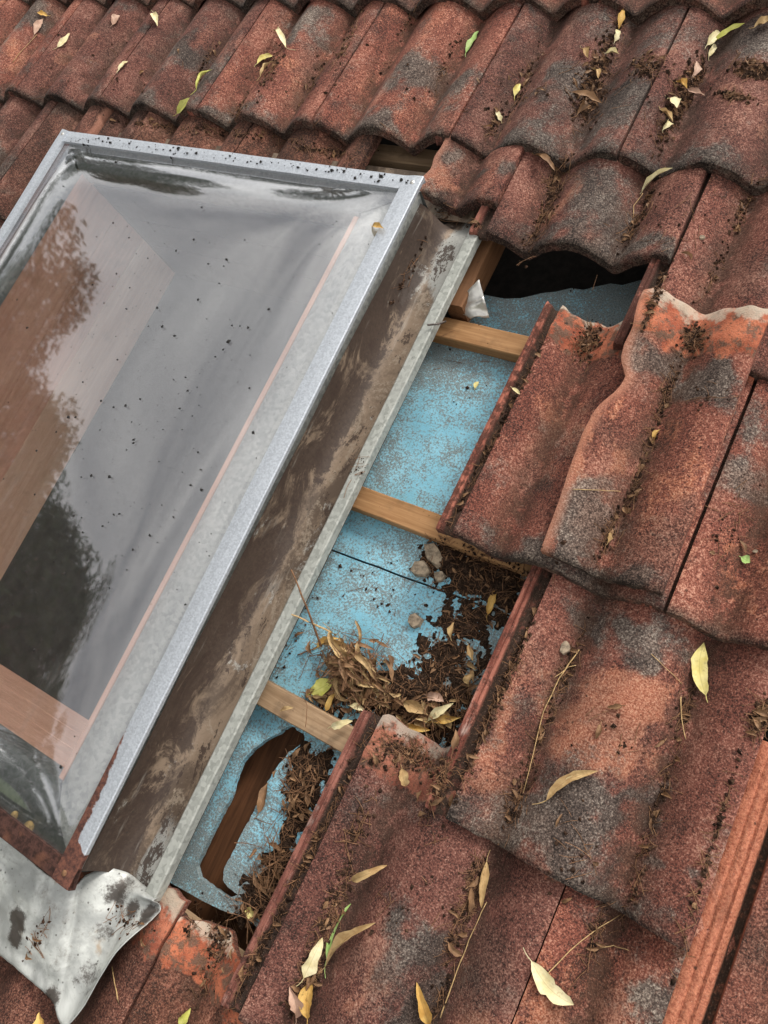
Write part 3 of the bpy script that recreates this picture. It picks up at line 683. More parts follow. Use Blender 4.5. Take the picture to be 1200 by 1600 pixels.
right = strip(lambda t: qx(WID - FWD, HGT - 0.0025 - t * (HGT - 0.004), 0)[:2], lambda t: qx(WID, HGT + 0.001 - t * HGT, 0)[:2], FW + 0.0018, 0.008, 'frame_strip', M_FRAME,
              lambda t, f: 0.9 if t > 0.965 else f * sstep(0.70, 0.94, t) * 0.95 * (0.6 + 0.4 * f), 60, seed=3)
right['label'] = 'right hand frame strip, rusted along its lower inner edge'
left = strip(lambda t: qx(FWD * 0.75, HGT - 0.0025 - t * (HGT - 0.004), 0)[:2], lambda t: qx(0, HGT + 0.001 - t * HGT, 0)[:2], FW + 0.0018, 0.012, 'frame_strip', M_FRAME, lambda t, f: 0.05, seed=4)
bot = strip(lambda t: qx(t * WID, 0.029, 0)[:2], lambda t: qx(t * WID, 0.0, 0)[:2], FW - 0.0004, 0.014, 'frame_strip', M_RUST, None, seed=5)
bot['label'] = 'brown rusted bottom frame strip'
def screw(x, y, z, parent, mat=M_SCREW):
    n = 10; V = [(0, 0, 0.0022)]; F = []
    for r, zz in ((0.0024, 0.002), (0.0042, 0.0003)):
        V += [(r * math.cos(6.283 * k / n), r * math.sin(6.283 * k / n), zz) for k in range(n)]
    for k in range(n):
        F.append((0, 1 + k, 1 + (k + 1) % n)); F.append((1 + k, 1 + n + k, 1 + n + (k + 1) % n, 1 + (k + 1) % n))
    p = qx(x, y, z)
    o = add('screw', mesh('screw', V, F, mat), parent, Matrix.Translation(p))
screw(WID - 0.014, HGT - 0.014, FW + 0.0022, right); screw(0.012, HGT - 0.012, FW + 0.0022, left); screw(WID - 0.016, 0.016, FW + 0.0022, right, M_TWIG)

# curb: outer walls, top flange, inner metal band
CI = (SH[0], SH[1], SH[2], SH[3])
loc = lambda u, v, w: (u - SC.x, v - SC.y, w)
fz = FW - 0.022
def flange(name, pts, mat, n=24):
    """loft across pts: list of (x0,y0,z, x1,y1,z) lines"""
    V = []; F = []
    for k in range(n + 1):
        t = k / n
        for (a, b) in pts: V.append(tuple(a[q] + (b[q] - a[q]) * t for q in range(3)))
    m = len(pts)
    for k in range(n):
        for q in range(m - 1): F.append((k * m + q, (k + 1) * m + q, (k + 1) * m + q + 1, k * m + q + 1))
    return add(name, mesh(name, V, F, mat, True), skylight, None, True, skyM)
x0, x1, y0, y1 = CI
xo0, xo1 = TL.x + 0.012, TR.x - 0.008
yo0, yo1 = BR.y + 0.012, TR.y - 0.010
cz = fz + 0.012
flange('curb_flange', [(loc(xo1 - 0.010, yo0, -0.03), loc(xo1 - 0.012, yo1, -0.03)), (loc(xo1 - .002, yo0, fz), loc(xo1 - .004, yo1, fz)), (loc(xo1 - 0.02, yo0 + .02, cz - .004), loc(xo1 - 0.026, yo1 - .03, cz - .004)), (loc(x1 + 0.035, yo0 + .05, cz), loc(x1 + 0.035, yo1 - .055, cz)),
                       (loc(x1 + 0.008, y0, fz + .006), loc(x1 + 0.008, y1, fz + .006)), (loc(x1 + .001, y0, fz - 0.004), loc(x1 + .001, y1, fz - 0.004))], M_GALV)
flange('curb_flange', [(loc(xo0, yo1, -0.03), loc(xo0, yo0, -0.03)), (loc(xo0, yo1, fz), loc(xo0, yo0, fz)), (loc(x0 - 0.004, y1, fz + .002), loc(x0 - 0.004, y0, fz + .002)), (loc(x0 - .001, y1, fz - 0.004), loc(x0 - .001, y0, fz - 0.004)), (loc(x0, y1, fz - 0.014), loc(x0, y0, fz - 0.014))], M_GALVSHADE)
flange('curb_flange', [(loc(xo1, yo1, -0.03), loc(xo0, yo1, -0.03)), (loc(xo1, yo1, fz), loc(xo0, yo1, fz)), (loc(x1, y1 + .004, fz + .001), loc(x0, y1 + .004, fz + .001)), (loc(x1, y1, fz - 0.004), loc(x0, y1, fz - 0.004)), (loc(x1, y1, fz - 0.04), loc(x0, y1, fz - 0.04))], M_GALVSHADE)
flange('curb_flange', [(loc(xo0, yo0, -0.03), loc(xo1, yo0, -0.03)), (loc(xo0, yo0, fz), loc(xo1, yo0, fz)), (loc(x0, y0 - .004, fz + .001), loc(x1, y0 - .004, fz + .001)), (loc(x0, y0, fz - 0.004), loc(x1, y0, fz - 0.004)), (loc(x0, y0, fz - 0.05), loc(x1, y0, fz - 0.05))], M_GALVSHADE)
# timber lining of the shaft, board by board, and the pane at its foot
zb, zt = -0.295, fz - 0.012
def plank(x0, x1, y0, y1, z0, z1, mat, name='lining_board'):
    V, F = box_geo(x0, x1, y0, y1, z0, z1, 0.0015)
    return add(name, mesh(name, [loc(*v) for v in V], F, mat, False), skylight, None, False)
edges = [zt, -0.075, -0.165, zb]
for a, b, m in zip(edges, edges[1:], (M_LINING, M_LINING, M_LINING2)):
    plank(x0 - 0.018, x0 - 0.0005 + (0.0006 if m is M_LINING2 else 0), y0 - 0.01, y1 + 0.01, b + 0.001, a, m)
for a, b in zip((zt - 0.036, -0.09, -0.18), (-0.09, -0.18, zb)):
    plank(x0, x1, y0 - 0.018, y0 - 0.0005, b + 0.001, a, M_LININGX)
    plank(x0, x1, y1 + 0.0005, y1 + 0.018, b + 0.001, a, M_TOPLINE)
plank(x1 + 0.0005, x1 + 0.018, y0 - 0.01, y1 + 0.01, zb, zt, M_LINING)
plank(x1 - 0.009, x1 - 0.0005, y0, y1, zt - 0.03, zt + 0.010, M_LINING, 'lining_bead')
V, F = box_geo(x0 - 0.02, x1 + 0.02, y0 - 0.02, y1 + 0.02, zb - 0.012, zb)
add('shaft_pane', mesh('shaft_pane', [loc(*v) for v in V], F, M_PANE, False), skylight)

# acrylic dome: pillow with a flat rim, 3 mm thick
nx, ny = 60, 72
DX0, DX1, DY0, DY1 = 0.014, WID - 0.026, 0.026, HGT - 0.018
def dome_h(a, b):
    e = min(a * (DX1 - DX0), (1 - a) * (DX1 - DX0)); g = min(b * (DY1 - DY0), (1 - b) * (DY1 - DY0))
    q = lambda d, r: 1 - (1 - min(1, max(0, (d - 0.016) / r))) ** 3
    h1 = q(e, 0.16); h2 = q(g, 0.16)
    rise = 0.030 * h1 * h2
    cx, cy_ = (a - 0.5) * 2, (b - 0.5) * 2
    return rise + 0.022 * max(0, 1 - cx * cx) * max(0, 1 - cy_ * cy_)
V = []; RIM = []
ez = lambda k, n: (lambda t: t * 0.45 + 0.55 * (0.5 - 0.5 * math.cos(math.pi * t)))(k / n)
for t_ in (0.0, -0.003):
    for j in range(ny + 1):
        for i in range(nx + 1):
            a, b = ez(i, nx), ez(j, ny)
            V.append(qx(DX0 + a * (DX1 - DX0), DY0 + b * (DY1 - DY0), FW - 0.006 + dome_h(a, b) + t_))
            d = min(min(a, 1 - a) * WID, min(b, 1 - b) * HGT); RIM.append(max(0, 1 - d / 0.05))
F = []
off = (nx + 1) * (ny + 1)
for j in range(ny):
    for i in range(nx):
        k = j * (nx + 1) + i
        F.append((k, k + 1, k + nx + 2, k + nx + 1))
DOME_ONLY = list(F)
F += [(a + off, d + off, c + off, b + off) for a, b, c, d in DOME_ONLY]
dome = add('dome', mesh('dome', V, F, M_DOME, True, {'rim': RIM}), skylight)
dome_bvh = BVHTree.FromPolygons([skyM @ Vector(v) for v in V[:off]], DOME_ONLY)

# ---------------------------------------------------------------- flashing
tu0, tu1 = xo1 + 0.009, -0.569
FV0, FV1 = -0.408, 0.79
flashing = add('flashing', None, None, Matrix.Translation((-0.62, 0, 0)))
tag(flashing, 'stained galvanised flashing tray and bent apron along the skylight', 'flashing')
fM = Matrix.Translation((-0.62, 0, 0))
def loft(name, cols_, mat, parent, frame, n=60, attrs=None, wob=0.0, seed=0, M=None, smooth=True):
    """cols_: list of (u, w, attrdict) cross-section, swept in v"""
    V = []; F = []; A = {k: [] for k in (attrs or ())}
    for k in range(n + 1):
        v = FV0 + (FV1 - FV0) * k / n
        for (u, w, d) in cols_:
            dd = wob * fn((u * 12, v * 6, seed), 1)
            V.append((u + 0.62, v, w + (-0.02 - max(w, -0.02)) * sstep(0.70, 0.735, v) - 0.026 * sstep(0.70, 0.745, v) + dd))
            for q in A: A[q].append(d.get(q, 0) if not callable(d.get(q)) else d[q](v))
    m = len(cols_)
    for k in range(n):
        for q in range(m - 1): F.append((k * m + q, k * m + q + 1, (k + 1) * m + q + 1, (k + 1) * m + q))
    return add(name, mesh(name, V, F, mat, smooth, A), parent, None, True, frame)
ce = lambda v: max(sstep(0.45, 0.66, v), sstep(-0.22, -0.36, v) * 0.75)
cols_ = [(tu0, 0.056, {'wallshade': 0.7})]
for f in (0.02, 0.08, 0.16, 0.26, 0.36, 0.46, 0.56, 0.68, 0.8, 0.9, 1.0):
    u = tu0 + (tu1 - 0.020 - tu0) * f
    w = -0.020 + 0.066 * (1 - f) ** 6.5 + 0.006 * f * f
    cols_.append((u, w, {'wallshade': min(0.62, max(0, 1.15 - f * 2.1)), 'cleanend': (lambda ff: (lambda v: ce(v) * min(1, ff * 1.6)))(f)}))
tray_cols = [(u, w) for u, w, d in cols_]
loft('tray', cols_, M_TRAY, flashing, fM, 80, ('wallshade', 'cleanend'), 0.004, 2)
e0 = tu1 - 0.0215
loft('lip', [(e0, -0.016, {}), (e0 + 0.0005, -0.004, {}), (e0 + 0.003, -0.0015, {}), (tu1 - 0.002, 0.0, {}), (tu1, -0.002, {}), (tu1 + 0.0005, -0.018, {}), (tu1 - 0.001, -0.018, {})], M_LIP, flashing, fM, 70, (), 0.0012, 5, None, False)
# head strip above the skylight
V, F = box_geo(-1.56, -0.60, 0.742, 0.83, -0.034, -0.032)
add('head_strip', mesh('head_strip', [(u + 0.62, v, w) for u, v, w in V], F, M_TRAY, False), flashing, None, True, fM)
# bent apron below the skylight
TP = [(-190, 1165, .045), (-60, 1255, .045), (10, 1310, .04), (70, 1362, .034), (118, 1384, .02), (150, 1352, -.012), (195, 1380, -.015), (239, 1409, -.006)]
BP = [(-190, 1340, -.012), (-60, 1445, -.010), (5, 1490, -.004), (52, 1528, .003), (88, 1562, .010), (113, 1600, .018), (183, 1492, .026), (236, 1442, .014)]
V = []; F = []; nC, nRw = 90, 44
def cat(P, t):
    x = t * (len(P) - 1); i = min(len(P) - 2, int(x)); f = x - i
    p0 = P[max(0, i - 1)]; p1 = P[i]; p2 = P[i + 1]; p3 = P[min(len(P) - 1, i + 2)]
    return tuple(0.5 * (2 * b + (c - a) * f + (2 * a - 5 * b + 4 * c - d) * f * f + (-a + 3 * b - 3 * c + d) * f ** 3) for a, b, c, d in zip(p0, p1, p2, p3))
for i in range(nC + 1):
    t = i / nC; a = cat(TP, t); b = cat(BP, t)
    A = at(*a); B = at(*b)
    if t > 0.62:
        f_ = (t - 0.62) / 0.38; uu = tu0 + (tu1 - tu0) * f_
        wq = interp(uu, tray_cols); k_ = sstep(0, 0.12, f_)
        A = A.lerp(Vector((uu, FV0 + 0.006, wq - 0.0022)), k_)
    for j in range(nRw + 1):
        s = j / nRw; p = A.lerp(B, s)
        r = sstep(0.5, 1, t)
        p.z += 0.012 * math.sin(math.pi * s) * (1 - r) * 0.5 + r * 0.016 * math.exp(-((s - 0.12) / 0.10) ** 2) - r * 0.014 * math.exp(-((s - 0.55) / 0.25) ** 2) + 0.005 * sstep(0.86, 1.0, s)
        p.z += 0.006 * (0.5 - abs(fn(p, 13, 3))) + 0.0035 * (0.4 - abs(fn(p, 34, 1))) + 0.0012 * fn(p, 80, 1)
        V.append((p.x + 0.62, p.y, p.z))
for i in range(nC):
    for j in range(nRw):
        k = i * (nRw + 1) + j; F.append((k, k + 1, k + nRw + 2, k + nRw + 1))
ST = []
spots_ = [(at(x, y, 0.0), r, a_) for x, y, r, a_ in ((48, 1435, 0.020, 1.3), (38, 1462, 0.016, 1.2), (185, 1395, 0.026, 0.9), (228, 1428, 0.016, 1.1), (205, 1420, 0.016, 0.9), (150, 1520, 0.03, 0.7), (95, 1555, 0.018, 1.0), (165, 1455, 0.022, 0.7))]
for v in V:
    ST.append(max(a_ * math.exp(-(((v[0] - 0.62 - p.x) / r) ** 2 + ((v[1] - p.y) / r) ** 2)) for p, r, a_ in spots_))
ap = add('apron', mesh('apron', V, F, M_APRON, True, {'stain': ST}), flashing, None, True, fM)
ap['label'] = 'whitish bent sheet metal apron with black stains'
md = ap.modifiers.new('thickness', 'SOLIDIFY'); md.thickness = 0.0012; md.offset = 0

# ---------------------------------------------------------------- loose things: place them by dropping onto what is built
BV = BVHTree.FromPolygons(GV, GF)
CAMP = Vector((0, 0, CAM_H))
def drop_px(x, y):
    d = (at(x, y, 0) - CAMP).normalized()
    h, n, i, dist = BV.ray_cast(CAMP, d)
    if h is None: return at(x, y, 0), Vector((0, 0, 1))
    if n.dot(d) > 0: n = -n
    return h, n
def drop_uv(u, v):
    h, n, i, dist = BV.ray_cast(Vector((u, v, 0.045)), Vector((0, 0, -1)))
    if h is None: return None, None
    if n.z < 0: n = -n
    return h, n

def leaf_geo(p0, p1, nrm, width, curl=0.3, arch=0.15, twist=0.0, seed=0, wave=0.12, petiole=0.25, n=12):
    """lance-shaped curled blade from p0 (stalk end) to p1 (tip), with a thin stalk"""
    ax = p1 - p0; ln = ax.length; ax = ax.normalized()
    nrm = (nrm - ax * nrm.dot(ax)).normalized(); sd = nrm.cross(ax)
    V = []; F = []; S = []
    r = random.Random(seed)
    ph = r.uniform(0, 6.28); bow = r.uniform(-0.10, 0.10)
    for k in range(n + 1):
        t = k / n
        wd = width * 0.5 * (math.sin(math.pi * t ** 0.85) ** 0.85 if 0 < t < 1 else 0.0) + 0.0003
        wd *= (1 + 0.15 * math.sin(t * 9 + ph) + 0.22 * fn((t * 6, ph, seed * 0.37), 1)) * (0.86 if curl > 0.3 else 1.0)
        c = p0 + ax * ln * t + nrm * (ln * arch * math.sin(math.pi * t)) + sd * (ln * bow * math.sin(math.pi * t))
        tw = twist * (t - 0.5)
        for q in (-1, -0.5, 0, 0.5, 1):
            lat = q * wd * (1 + 0.18 * fn((t * 11, q * 3, seed * 0.71), 1))
            up = 1.25 * curl * wd * q * q + 1.6 * wave * wd * abs(q) * math.sin(t * 14 + ph + q * 2)
            V.append(c + (sd * math.cos(tw) + nrm * math.sin(tw)) * lat + (nrm * math.cos(tw) - sd * math.sin(tw)) * up)
            S.append(q)
    for k in range(n):
        for q in range(4):
            a = k * 5 + q; F.append((a, a + 1, a + 6, a + 5))
    if petiole:
        b = len(V); pl = ln * petiole; bend = r.uniform(-0.5, 0.5)
        for k in range(4):
            t = k / 3
            c = p0 - ax * pl * t + sd * bend * pl * t * t + nrm * 0.0004
            rr = 0.0007 * (1 - 0.3 * t)
            V += [c + sd * rr, c - sd * rr, c + nrm * rr * 1.4]; S += [1, -1, 0.6]
        for k in range(3):
            for q in range(3): F.append((b + k * 3 + q, b + k * 3 + (q + 1) % 3, b + (k + 1) * 3 + (q + 1) % 3, b + (k + 1) * 3 + q))
    return V, F, S

nleaf = 0
def leaf(x0, y0, x1, y1, wpx, colr, label, curl=0.35, arch=0.08, twist=0.0, petiole=0.25, lift=0.0022, group=None, name='leaf'):
    global nleaf
    nleaf += 1
    a, na = drop_px(x0, y0); b, nb = drop_px(x1, y1)
    m, nm = drop_px((x0 + x1) / 2, (y0 + y1) / 2)
    if abs(a.z - b.z) > 0.5 * ((a - b).length): b = at(x1, y1, a.z)
    nn = (na + nb + nm).normalized()
    over = max(0.0, (m - (a + b) / 2).dot(nn))
    a = a + nn * (lift + over * 0.8); b = b + nn * (lift + over * 0.8)
    px = (a - CAMP).length / FPX
    V, F, S = leaf_geo(a, b, nn, wpx * px, curl, arch, random.Random(nleaf).uniform(-1.3, 1.3) if curl > 0.3 else twist, nleaf * 7 + 1, petiole=petiole)
    c = (a + b) / 2
    me = mesh(name, [v - c for v in V], F, LM[colr], True, {'side': S})
    o = add(name, me, None, Matrix.Translation(c))
    tag(o, label, 'leaf', group)
    return o

G1 = 'fallen leaves on the tiles'
LEAVES = [
    (1103, 1087, 1100, 1005, 23, 'yellow', 'flat pale yellow leaf upright on the salmon tile under the nose', 0.15, 0.03),
    (827, 1498, 893, 1566, 24, 'cream', 'cream leaf with torn edge near the joint at the bottom right', 0.3, 0.06),
    (729, 84, 748, 50, 12, 'green', 'pale green leaf in a trough of the upper course', 0.3, 0.05),
    (283, 180, 303, 155, 12, 'olive', 'yellow green leaf on a tile nose behind the skylight', 0.3, 0.05),
    (308, 142, 333, 110, 8, 'olive', 'thin yellow green curled leaf just above another one behind the skylight', 0.8, 0.1),
    (402, 101, 426, 88, 10, 'yellow', 'small yellow leaf in the leaf cluster above the skylight', 0.5, 0.08),
    (408, 122, 428, 97, 11, 'tan', 'tan folded leaf lowest in the cluster above the skylight', 0.6, 0.1),
    (447, 76, 430, 52, 10, 'cream', 'cream pointed leaf at the top of the cluster above the skylight', 0.4, 0.15),
    (54, 55, 68, 30, 9, 'pink', 'pinkish leaf leaning in the trough at the top left', 0.4, 0.05),
    (75, 26, 58, 21, 7, 'ochre', 'small ochre leaf next to the course nose at the top left', 0.4, 0.08),
    (90, 75, 109, 53, 8, 'cream', 'slim cream leaf on a roll near the top left corner', 0.4, 0.05),
    (186, 112, 201, 97, 7, 'cream', 'slim cream leaf in the middle of the left upper course', 0.3, 0.06),
    (176, 40, 188, 25, 11, 'pink', 'faded leaf under the top course nose at left', 0.5, 0.1),
    (240, 22, 246, 42, 10, 'cream', 'curled cream leaf under the top course nose', 0.6, 0.15),
    (803, 152, 812, 132, 9, 'yellow', 'small yellow leaf standing in the trough left of the grey crest', 0.4, 0.1),
    (782, 190, 774, 174, 8, 'cream', 'tiny cream leaf scrap low in the trough', 0.3, 0.1),
    (973, 16, 966, 46, 10, 'ochre', 'ochre leaf hanging below the top course nose', 0.5, 0.1),
    (959, 66, 964, 48, 9, 'cream', 'cream leaf touching the ochre leaf below the top course', 0.4, 0.15),
    (892, 146, 940, 163, 13, 'brown', 'brown arched leaf across the trough in the upper course', 0.6, 0.12),
    (901, 180, 912, 157, 12, 'brown', 'folded brown leaf tucked beside the arched one', 0.9, 0.15),
    (945, 85, 966, 86, 8, 'cream', 'pale rolled leaf scrap in the dirt of the trough', 0.9, 0.1),
    (907, 78, 918, 92, 10, 'tan', 'crumpled tan leaf at the left of the trough dirt', 0.8, 0.1),
    (925, 110, 934, 124, 9, 'tan', 'crumpled tan scrap in the middle of the trough dirt', 0.8, 0.15),
    (1112, 72, 1164, 38, 12, 'olive', 'long yellow green leaf at the top right', 0.4, 0.05),
    (1103, 72, 1124, 52, 12, 'cream', 'cream leaf beside the long yellow green leaf', 0.4, 0.1),
    (1106, 90, 1117, 71, 8, 'cream', 'small cream leaf below the long yellow green leaf', 0.4, 0.1),
    (1178, 47, 1210, 36, 16, 'tan', 'tan leaf at the right edge above the grey crest', 0.5, 0.1),
    (1079, 122, 1087, 97, 10, 'pink', 'grey pink leaf standing in the dirt at the right', 0.4, 0.1),
    (1056, 130, 1072, 140, 11, 'ochre', 'ochre curled leaf on the dirt at the right', 0.9, 0.15),
    (1043, 155, 1056, 170, 17, 'cream', 'bright cream leaf on the dirt at the right', 0.3, 0.1),
    (1030, 172, 1050, 192, 9, 'tan', 'twisted tan leaf below the bright cream leaf', 0.8, 0.1),
    (1075, 141, 1101, 151, 8, 'pink', 'long pinkish leaf pointing to the grey crest', 0.5, 0.05),
    (1034, 204, 1043, 190, 9, 'cream', 'folded whitish leaf lowest in the dirt at the right', 0.8, 0.2),
    (1003, 303, 1052, 264, 11, 'cream', 'cream twisted leaf with long stalk hanging from the nose', 0.7, 0.1),
    (833, 243, 866, 268, 12, 'brown', 'brown leaf sticking out below the nose by the gap', 0.5, 0.12),
    (584, 358, 602, 362, 10, 'ochre', 'small orange leaf on the upper right corner of the skylight', 0.4, 0.1),
    (743, 608, 748, 597, 7, 'yellow', 'tiny yellow leaf alone on the upper blue board', 0.3, 0.05),
    (800, 607, 812, 617, 7, 'cream', 'white leaf scrap in the side channel of the tile', 0.4, 0.05),
    (762, 961, 778, 921, 14, 'ochre', 'yellow brown folded leaf on the dark soil under the broken tile', 0.7, 0.12),
    (627, 1200, 633, 1228, 18, 'tan', 'tan oval leaf on the head of the tile below the litter', 0.5, 0.12),
    (550, 1375, 606, 1352, 13, 'tan', 'curled tan leaf arching over the lower left tile', 0.8, 0.18),
    (760, 1345, 752, 1418, 13, 'tan', 'long curled tan leaf in the right trough of the lower tile', 0.9, 0.05),
    (731, 1425, 736, 1385, 11, 'brown', 'orange brown leaf behind the long curled one', 0.6, 0.05),
    (700, 1472, 722, 1492, 10, 'brown', 'short brown leaf in the right trough below the curled one', 0.6, 0.05),
    (512, 1500, 550, 1412, 10, 'green', 'slim bright green leaf in the lower left trough', 0.5, 0.04),
    (512, 1512, 590, 1443, 15, 'tan', 'tan rolled leaf lying over the slim green leaf', 0.9, 0.08),
    (474, 1527, 503, 1464, 19, 'cream', 'cream spotted leaf left of the slim green leaf', 0.3, 0.06),
    (482, 1592, 488, 1533, 24, 'ochre', 'broad orange brown leaf at the bottom of the lower left trough', 0.4, 0.08),
    (462, 1590, 452, 1540, 18, 'pink', 'crumpled dusty leaf beside the broad orange brown one', 0.9, 0.15),
    (671, 1600, 651, 1534, 16, 'ochre', 'yellow brown boat shaped leaf at the bottom middle', 0.8, 0.08),
    (96, 1606, 92, 1572, 15, 'ochre', 'yellow brown leaf tip beside the apron tip', 0.6, 0.1),
    (284, 1606, 298, 1574, 12, 'olive', 'hooked yellow leaf tip at the bottom left', 0.6, 0.1),
    (856, 1252, 936, 1206, 16, 'tan', 'split tan leaf on the dark lower end of the salmon tile', 0.7, 0.06),
    (905, 1212, 868, 1238, 9, 'cream', 'thin pale half of the split leaf', 0.6, 0.1),
    (1158, 872, 1172, 880, 12, 'green', 'small green leaf on the right hand tile', 0.3, 0.05),
    (385, 1420, 404, 1428, 13, 'yellow', 'small yellow leaf below the hole in the board', 0.5, 0.12),
    (405, 1270, 420, 1222, 16, 'brown', 'brown leaf hanging at the edge of the hole', 0.5, 0.08),
    (655, 1250, 661, 1236, 8, 'brown', 'small dark leaf stub on the tile head below the litter', 0.6, 0.1),
    (1023, 690, 1034, 672, 9, 'ochre', 'ochre curl of leaf in the trough of the broken tile', 0.8, 0.15),
    (948, 848, 952, 830, 8, 'tan', 'tan leaf scrap low in the trough of the broken tile', 0.6, 0.1),
]
for q in LEAVES: leaf(*q[:7], curl=q[7], arch=q[8], group=None)
# larger leaves of the litter heap
HEAP = [
    (520, 985, 590, 1055, 15, 'tan', 'long straw coloured leaf curving over the top of the litter heap', 0.9, 0.30),
    (505, 1010, 585, 1035, 14, 'tan', 'second long leaf in the litter heap just below the top one', 0.9, 0.25),
    (545, 1060, 600, 1078, 12, 'tan', 'tan leaf sagging at the right of the litter heap', 0.9, 0.2),
    (555, 1085, 570, 1040, 16, 'brown', 'rolled brown leaf in the middle of the litter heap', 1.0, 0.15),
    (500, 1015, 535, 1000, 11, 'ochre', 'short ochre leaf at the upper left of the litter heap', 0.7, 0.2),
    (514, 1112, 530, 1084, 11, 'ochre', 'yellow brown leaf leaning on the greyed batten', 0.5, 0.1),
    (522, 1137, 556, 1128, 14, 'cream', 'cream leaf lying on the end of the greyed batten', 0.4, 0.1),
    (548, 1104, 572, 1112, 10, 'cream', 'cream leaf between the batten and the red rib', 0.5, 0.1),
    (672, 1128, 712, 1100, 14, 'cream', 'cream leaf pair spread over the litter right of the rib', 0.6, 0.15),
    (676, 1130, 724, 1122, 12, 'ochre', 'ochre leaf fanning right below the cream pair', 0.6, 0.12),
    (632, 1098, 672, 1118, 18, 'tan', 'wide tan leaf just right of the red rib head', 0.5, 0.12),
    (670, 1088, 697, 1098, 17, 'pink', 'dull pinkish round leaf above the cream pair', 0.5, 0.1),
    (698, 1112, 708, 1140, 16, 'tan', 'tan leaf under the tip of the cream pair', 0.5, 0.1),
    (708, 1172, 712, 1140, 11, 'brown', 'narrow brown leaf standing against the red rib', 0.6, 0.1),
    (640, 1135, 676, 1142, 12, 'ochre', 'pale ochre leaf low in the litter', 0.6, 0.15),
    (735, 1010, 742, 1035, 10, 'tan', 'curled leaf on the soil near the rib', 0.8, 0.15),
    (708, 1000, 712, 975, 9, 'tan', 'small leaf in the middle of the soil patch', 0.8, 0.15),
    (735, 1072, 738, 1055, 14, 'tan', 'bulbous tan husk at the end of the soil patch', 1.0, 0.3),
    (490, 1085, 530, 1062, 22, 'olive', 'broad olive leaf at the left foot of the litter heap', 0.3, 0.12),
]
for q in HEAP: leaf(*q[:7], curl=q[7], arch=q[8], lift=0.012, petiole=0.15)

# twigs, straws, nail
def tube(pts, r0, r1, n=6):
    V = []; F = []
    for k, p in enumerate(pts):
        a = pts[max(0, k - 1)]; b = pts[min(len(pts) - 1, k + 1)]
        d = (b - a).normalized(); s = d.orthogonal().normalized(); t = d.cross(s)
        r = r0 + (r1 - r0) * k / max(1, len(pts) - 1)
        for q in range(n): V.append(p + s * r * math.cos(6.283 * q / n) + t * r * math.sin(6.283 * q / n))
    for k in range(len(pts) - 1):
        for q in range(n): F.append((k * n + q, k * n + (q + 1) % n, (k + 1) * n + (q + 1) % n, (k + 1) * n + q))
    F.append(tuple(reversed(range(n)))); m = len(pts) * n; F.append(tuple(range(m - n, m)))
    return V, F
def stick(name, pts, r0, r1, mat, label, cat, lifts=None):
    P = []
    for k, p in enumerate(pts):
        h, n = drop_px(*p[:2])
        if len(p) > 2: h = at(p[0], p[1], p[2])
        else: h = h + n * (0.0012 + r0)
        P.append(h)
    Q = []
    for a, b in zip(P, P[1:]):
        for k in range(4): Q.append(a.lerp(b, k / 4))
    Q.append(P[-1])
    Q = [p + Vector((fn(p, 60, 1), fn(p, 60, 5), abs(fn(p, 60, 9)))) * 0.0012 for p in Q]
    c = sum(Q, Vector()) / len(Q)
    V, F = tube([p - c for p in Q], r0, r1)
    o = add(name, mesh(name, V, F, mat), None, Matrix.Translation(c)); tag(o, label, cat)
stick('twig', [(455, 890, .03), (478, 945, .005), (502, 1010, -.05)], 0.0011, 0.0018, M_TWIG, 'brown twig leaning over the flashing lip from the litter heap', 'twig')
stick('grass_blade', [(456, 960, .004), (490, 975, -.02), (525, 992, -.05)], 0.0010, 0.0016, M_STRAW, 'straw blade crossing the twig at the flashing lip', 'straw')
stick('twig', [(466, 1024), (490, 1015), (505, 1006)], 0.0010, 0.0012, M_TWIG, 'short twig lying flat on the blue board at the heap', 'twig')
stick('twig', [(637, 1080), (668, 1093), (702, 1090), (740, 1068), (750, 1060)], 0.0009, 0.0008, M_TWIG, 'thin curved twig right of the litter heap', 'twig')
stick('twig', [(192, 1604), (186, 1560), (178, 1512)], 0.0011, 0.0008, M_STRAW, 'straw coloured stem hanging below the apron', 'stem')
stick('straw', [(845, 1530), (905, 1470), (970, 1428)], 0.0006, 0.0005, M_STRAW, 'long thin straw running up from the cream leaf', 'straw')
stick('straw', [(905, 1016), (872, 1060), (848, 1112), (820, 1240)], 0.0009, 0.0005, M_STRAW, 'straw stalk along the left trough of the salmon tile', 'straw')
stick('straw', [(902, 1040), (885, 1044), (865, 1058)], 0.0007, 0.0005, M_STRAW, 'short side stalk crossing the straw on the salmon tile', 'straw')
stick('straw', [(1017, 1022), (1040, 1045), (1064, 1068)], 0.0005, 0.0004, M_STRAW, 'fine pale straw left of the flat yellow leaf', 'straw')
stick('straw', [(1062, 1088), (1066, 1125), (1073, 1156)], 0.0009, 0.0005, M_STRAW, 'forked orange straw below the flat yellow leaf', 'straw')
stick('straw', [(895, 765), (930, 766), (968, 768)], 0.0006, 0.0004, M_STRAW, 'pale straw lying across the broken tile', 'straw')
stick('straw', [(990, 340), (990, 322), (1003, 303)], 0.0006, 0.0006, M_STRAW, 'thin stalk curling below the twisted cream leaf', 'straw')
stick('straw', [(20, 98), (30, 85), (58, 55)], 0.0006, 0.0005, M_STRAW, 'stalk trailing from the pinkish leaf at the top left', 'straw')
stick('straw', [(690, 1590), (715, 1520), (735, 1470), (762, 1410)], 0.0007, 0.0005, M_STRAW, 'straw stalk in the right trough of the lower tile', 'straw')
stick('straw', [(705, 1460), (720, 1425), (737, 1390)], 0.0006, 0.0005, M_TWIG, 'short dark stalk beside the curled leaf on the lower tile', 'straw')
stick('straw', [(690, 1590), (700, 1560), (722, 1500)], 0.0006, 0.0005, M_STRAW, 'second stalk beside the bottom middle leaf', 'straw')
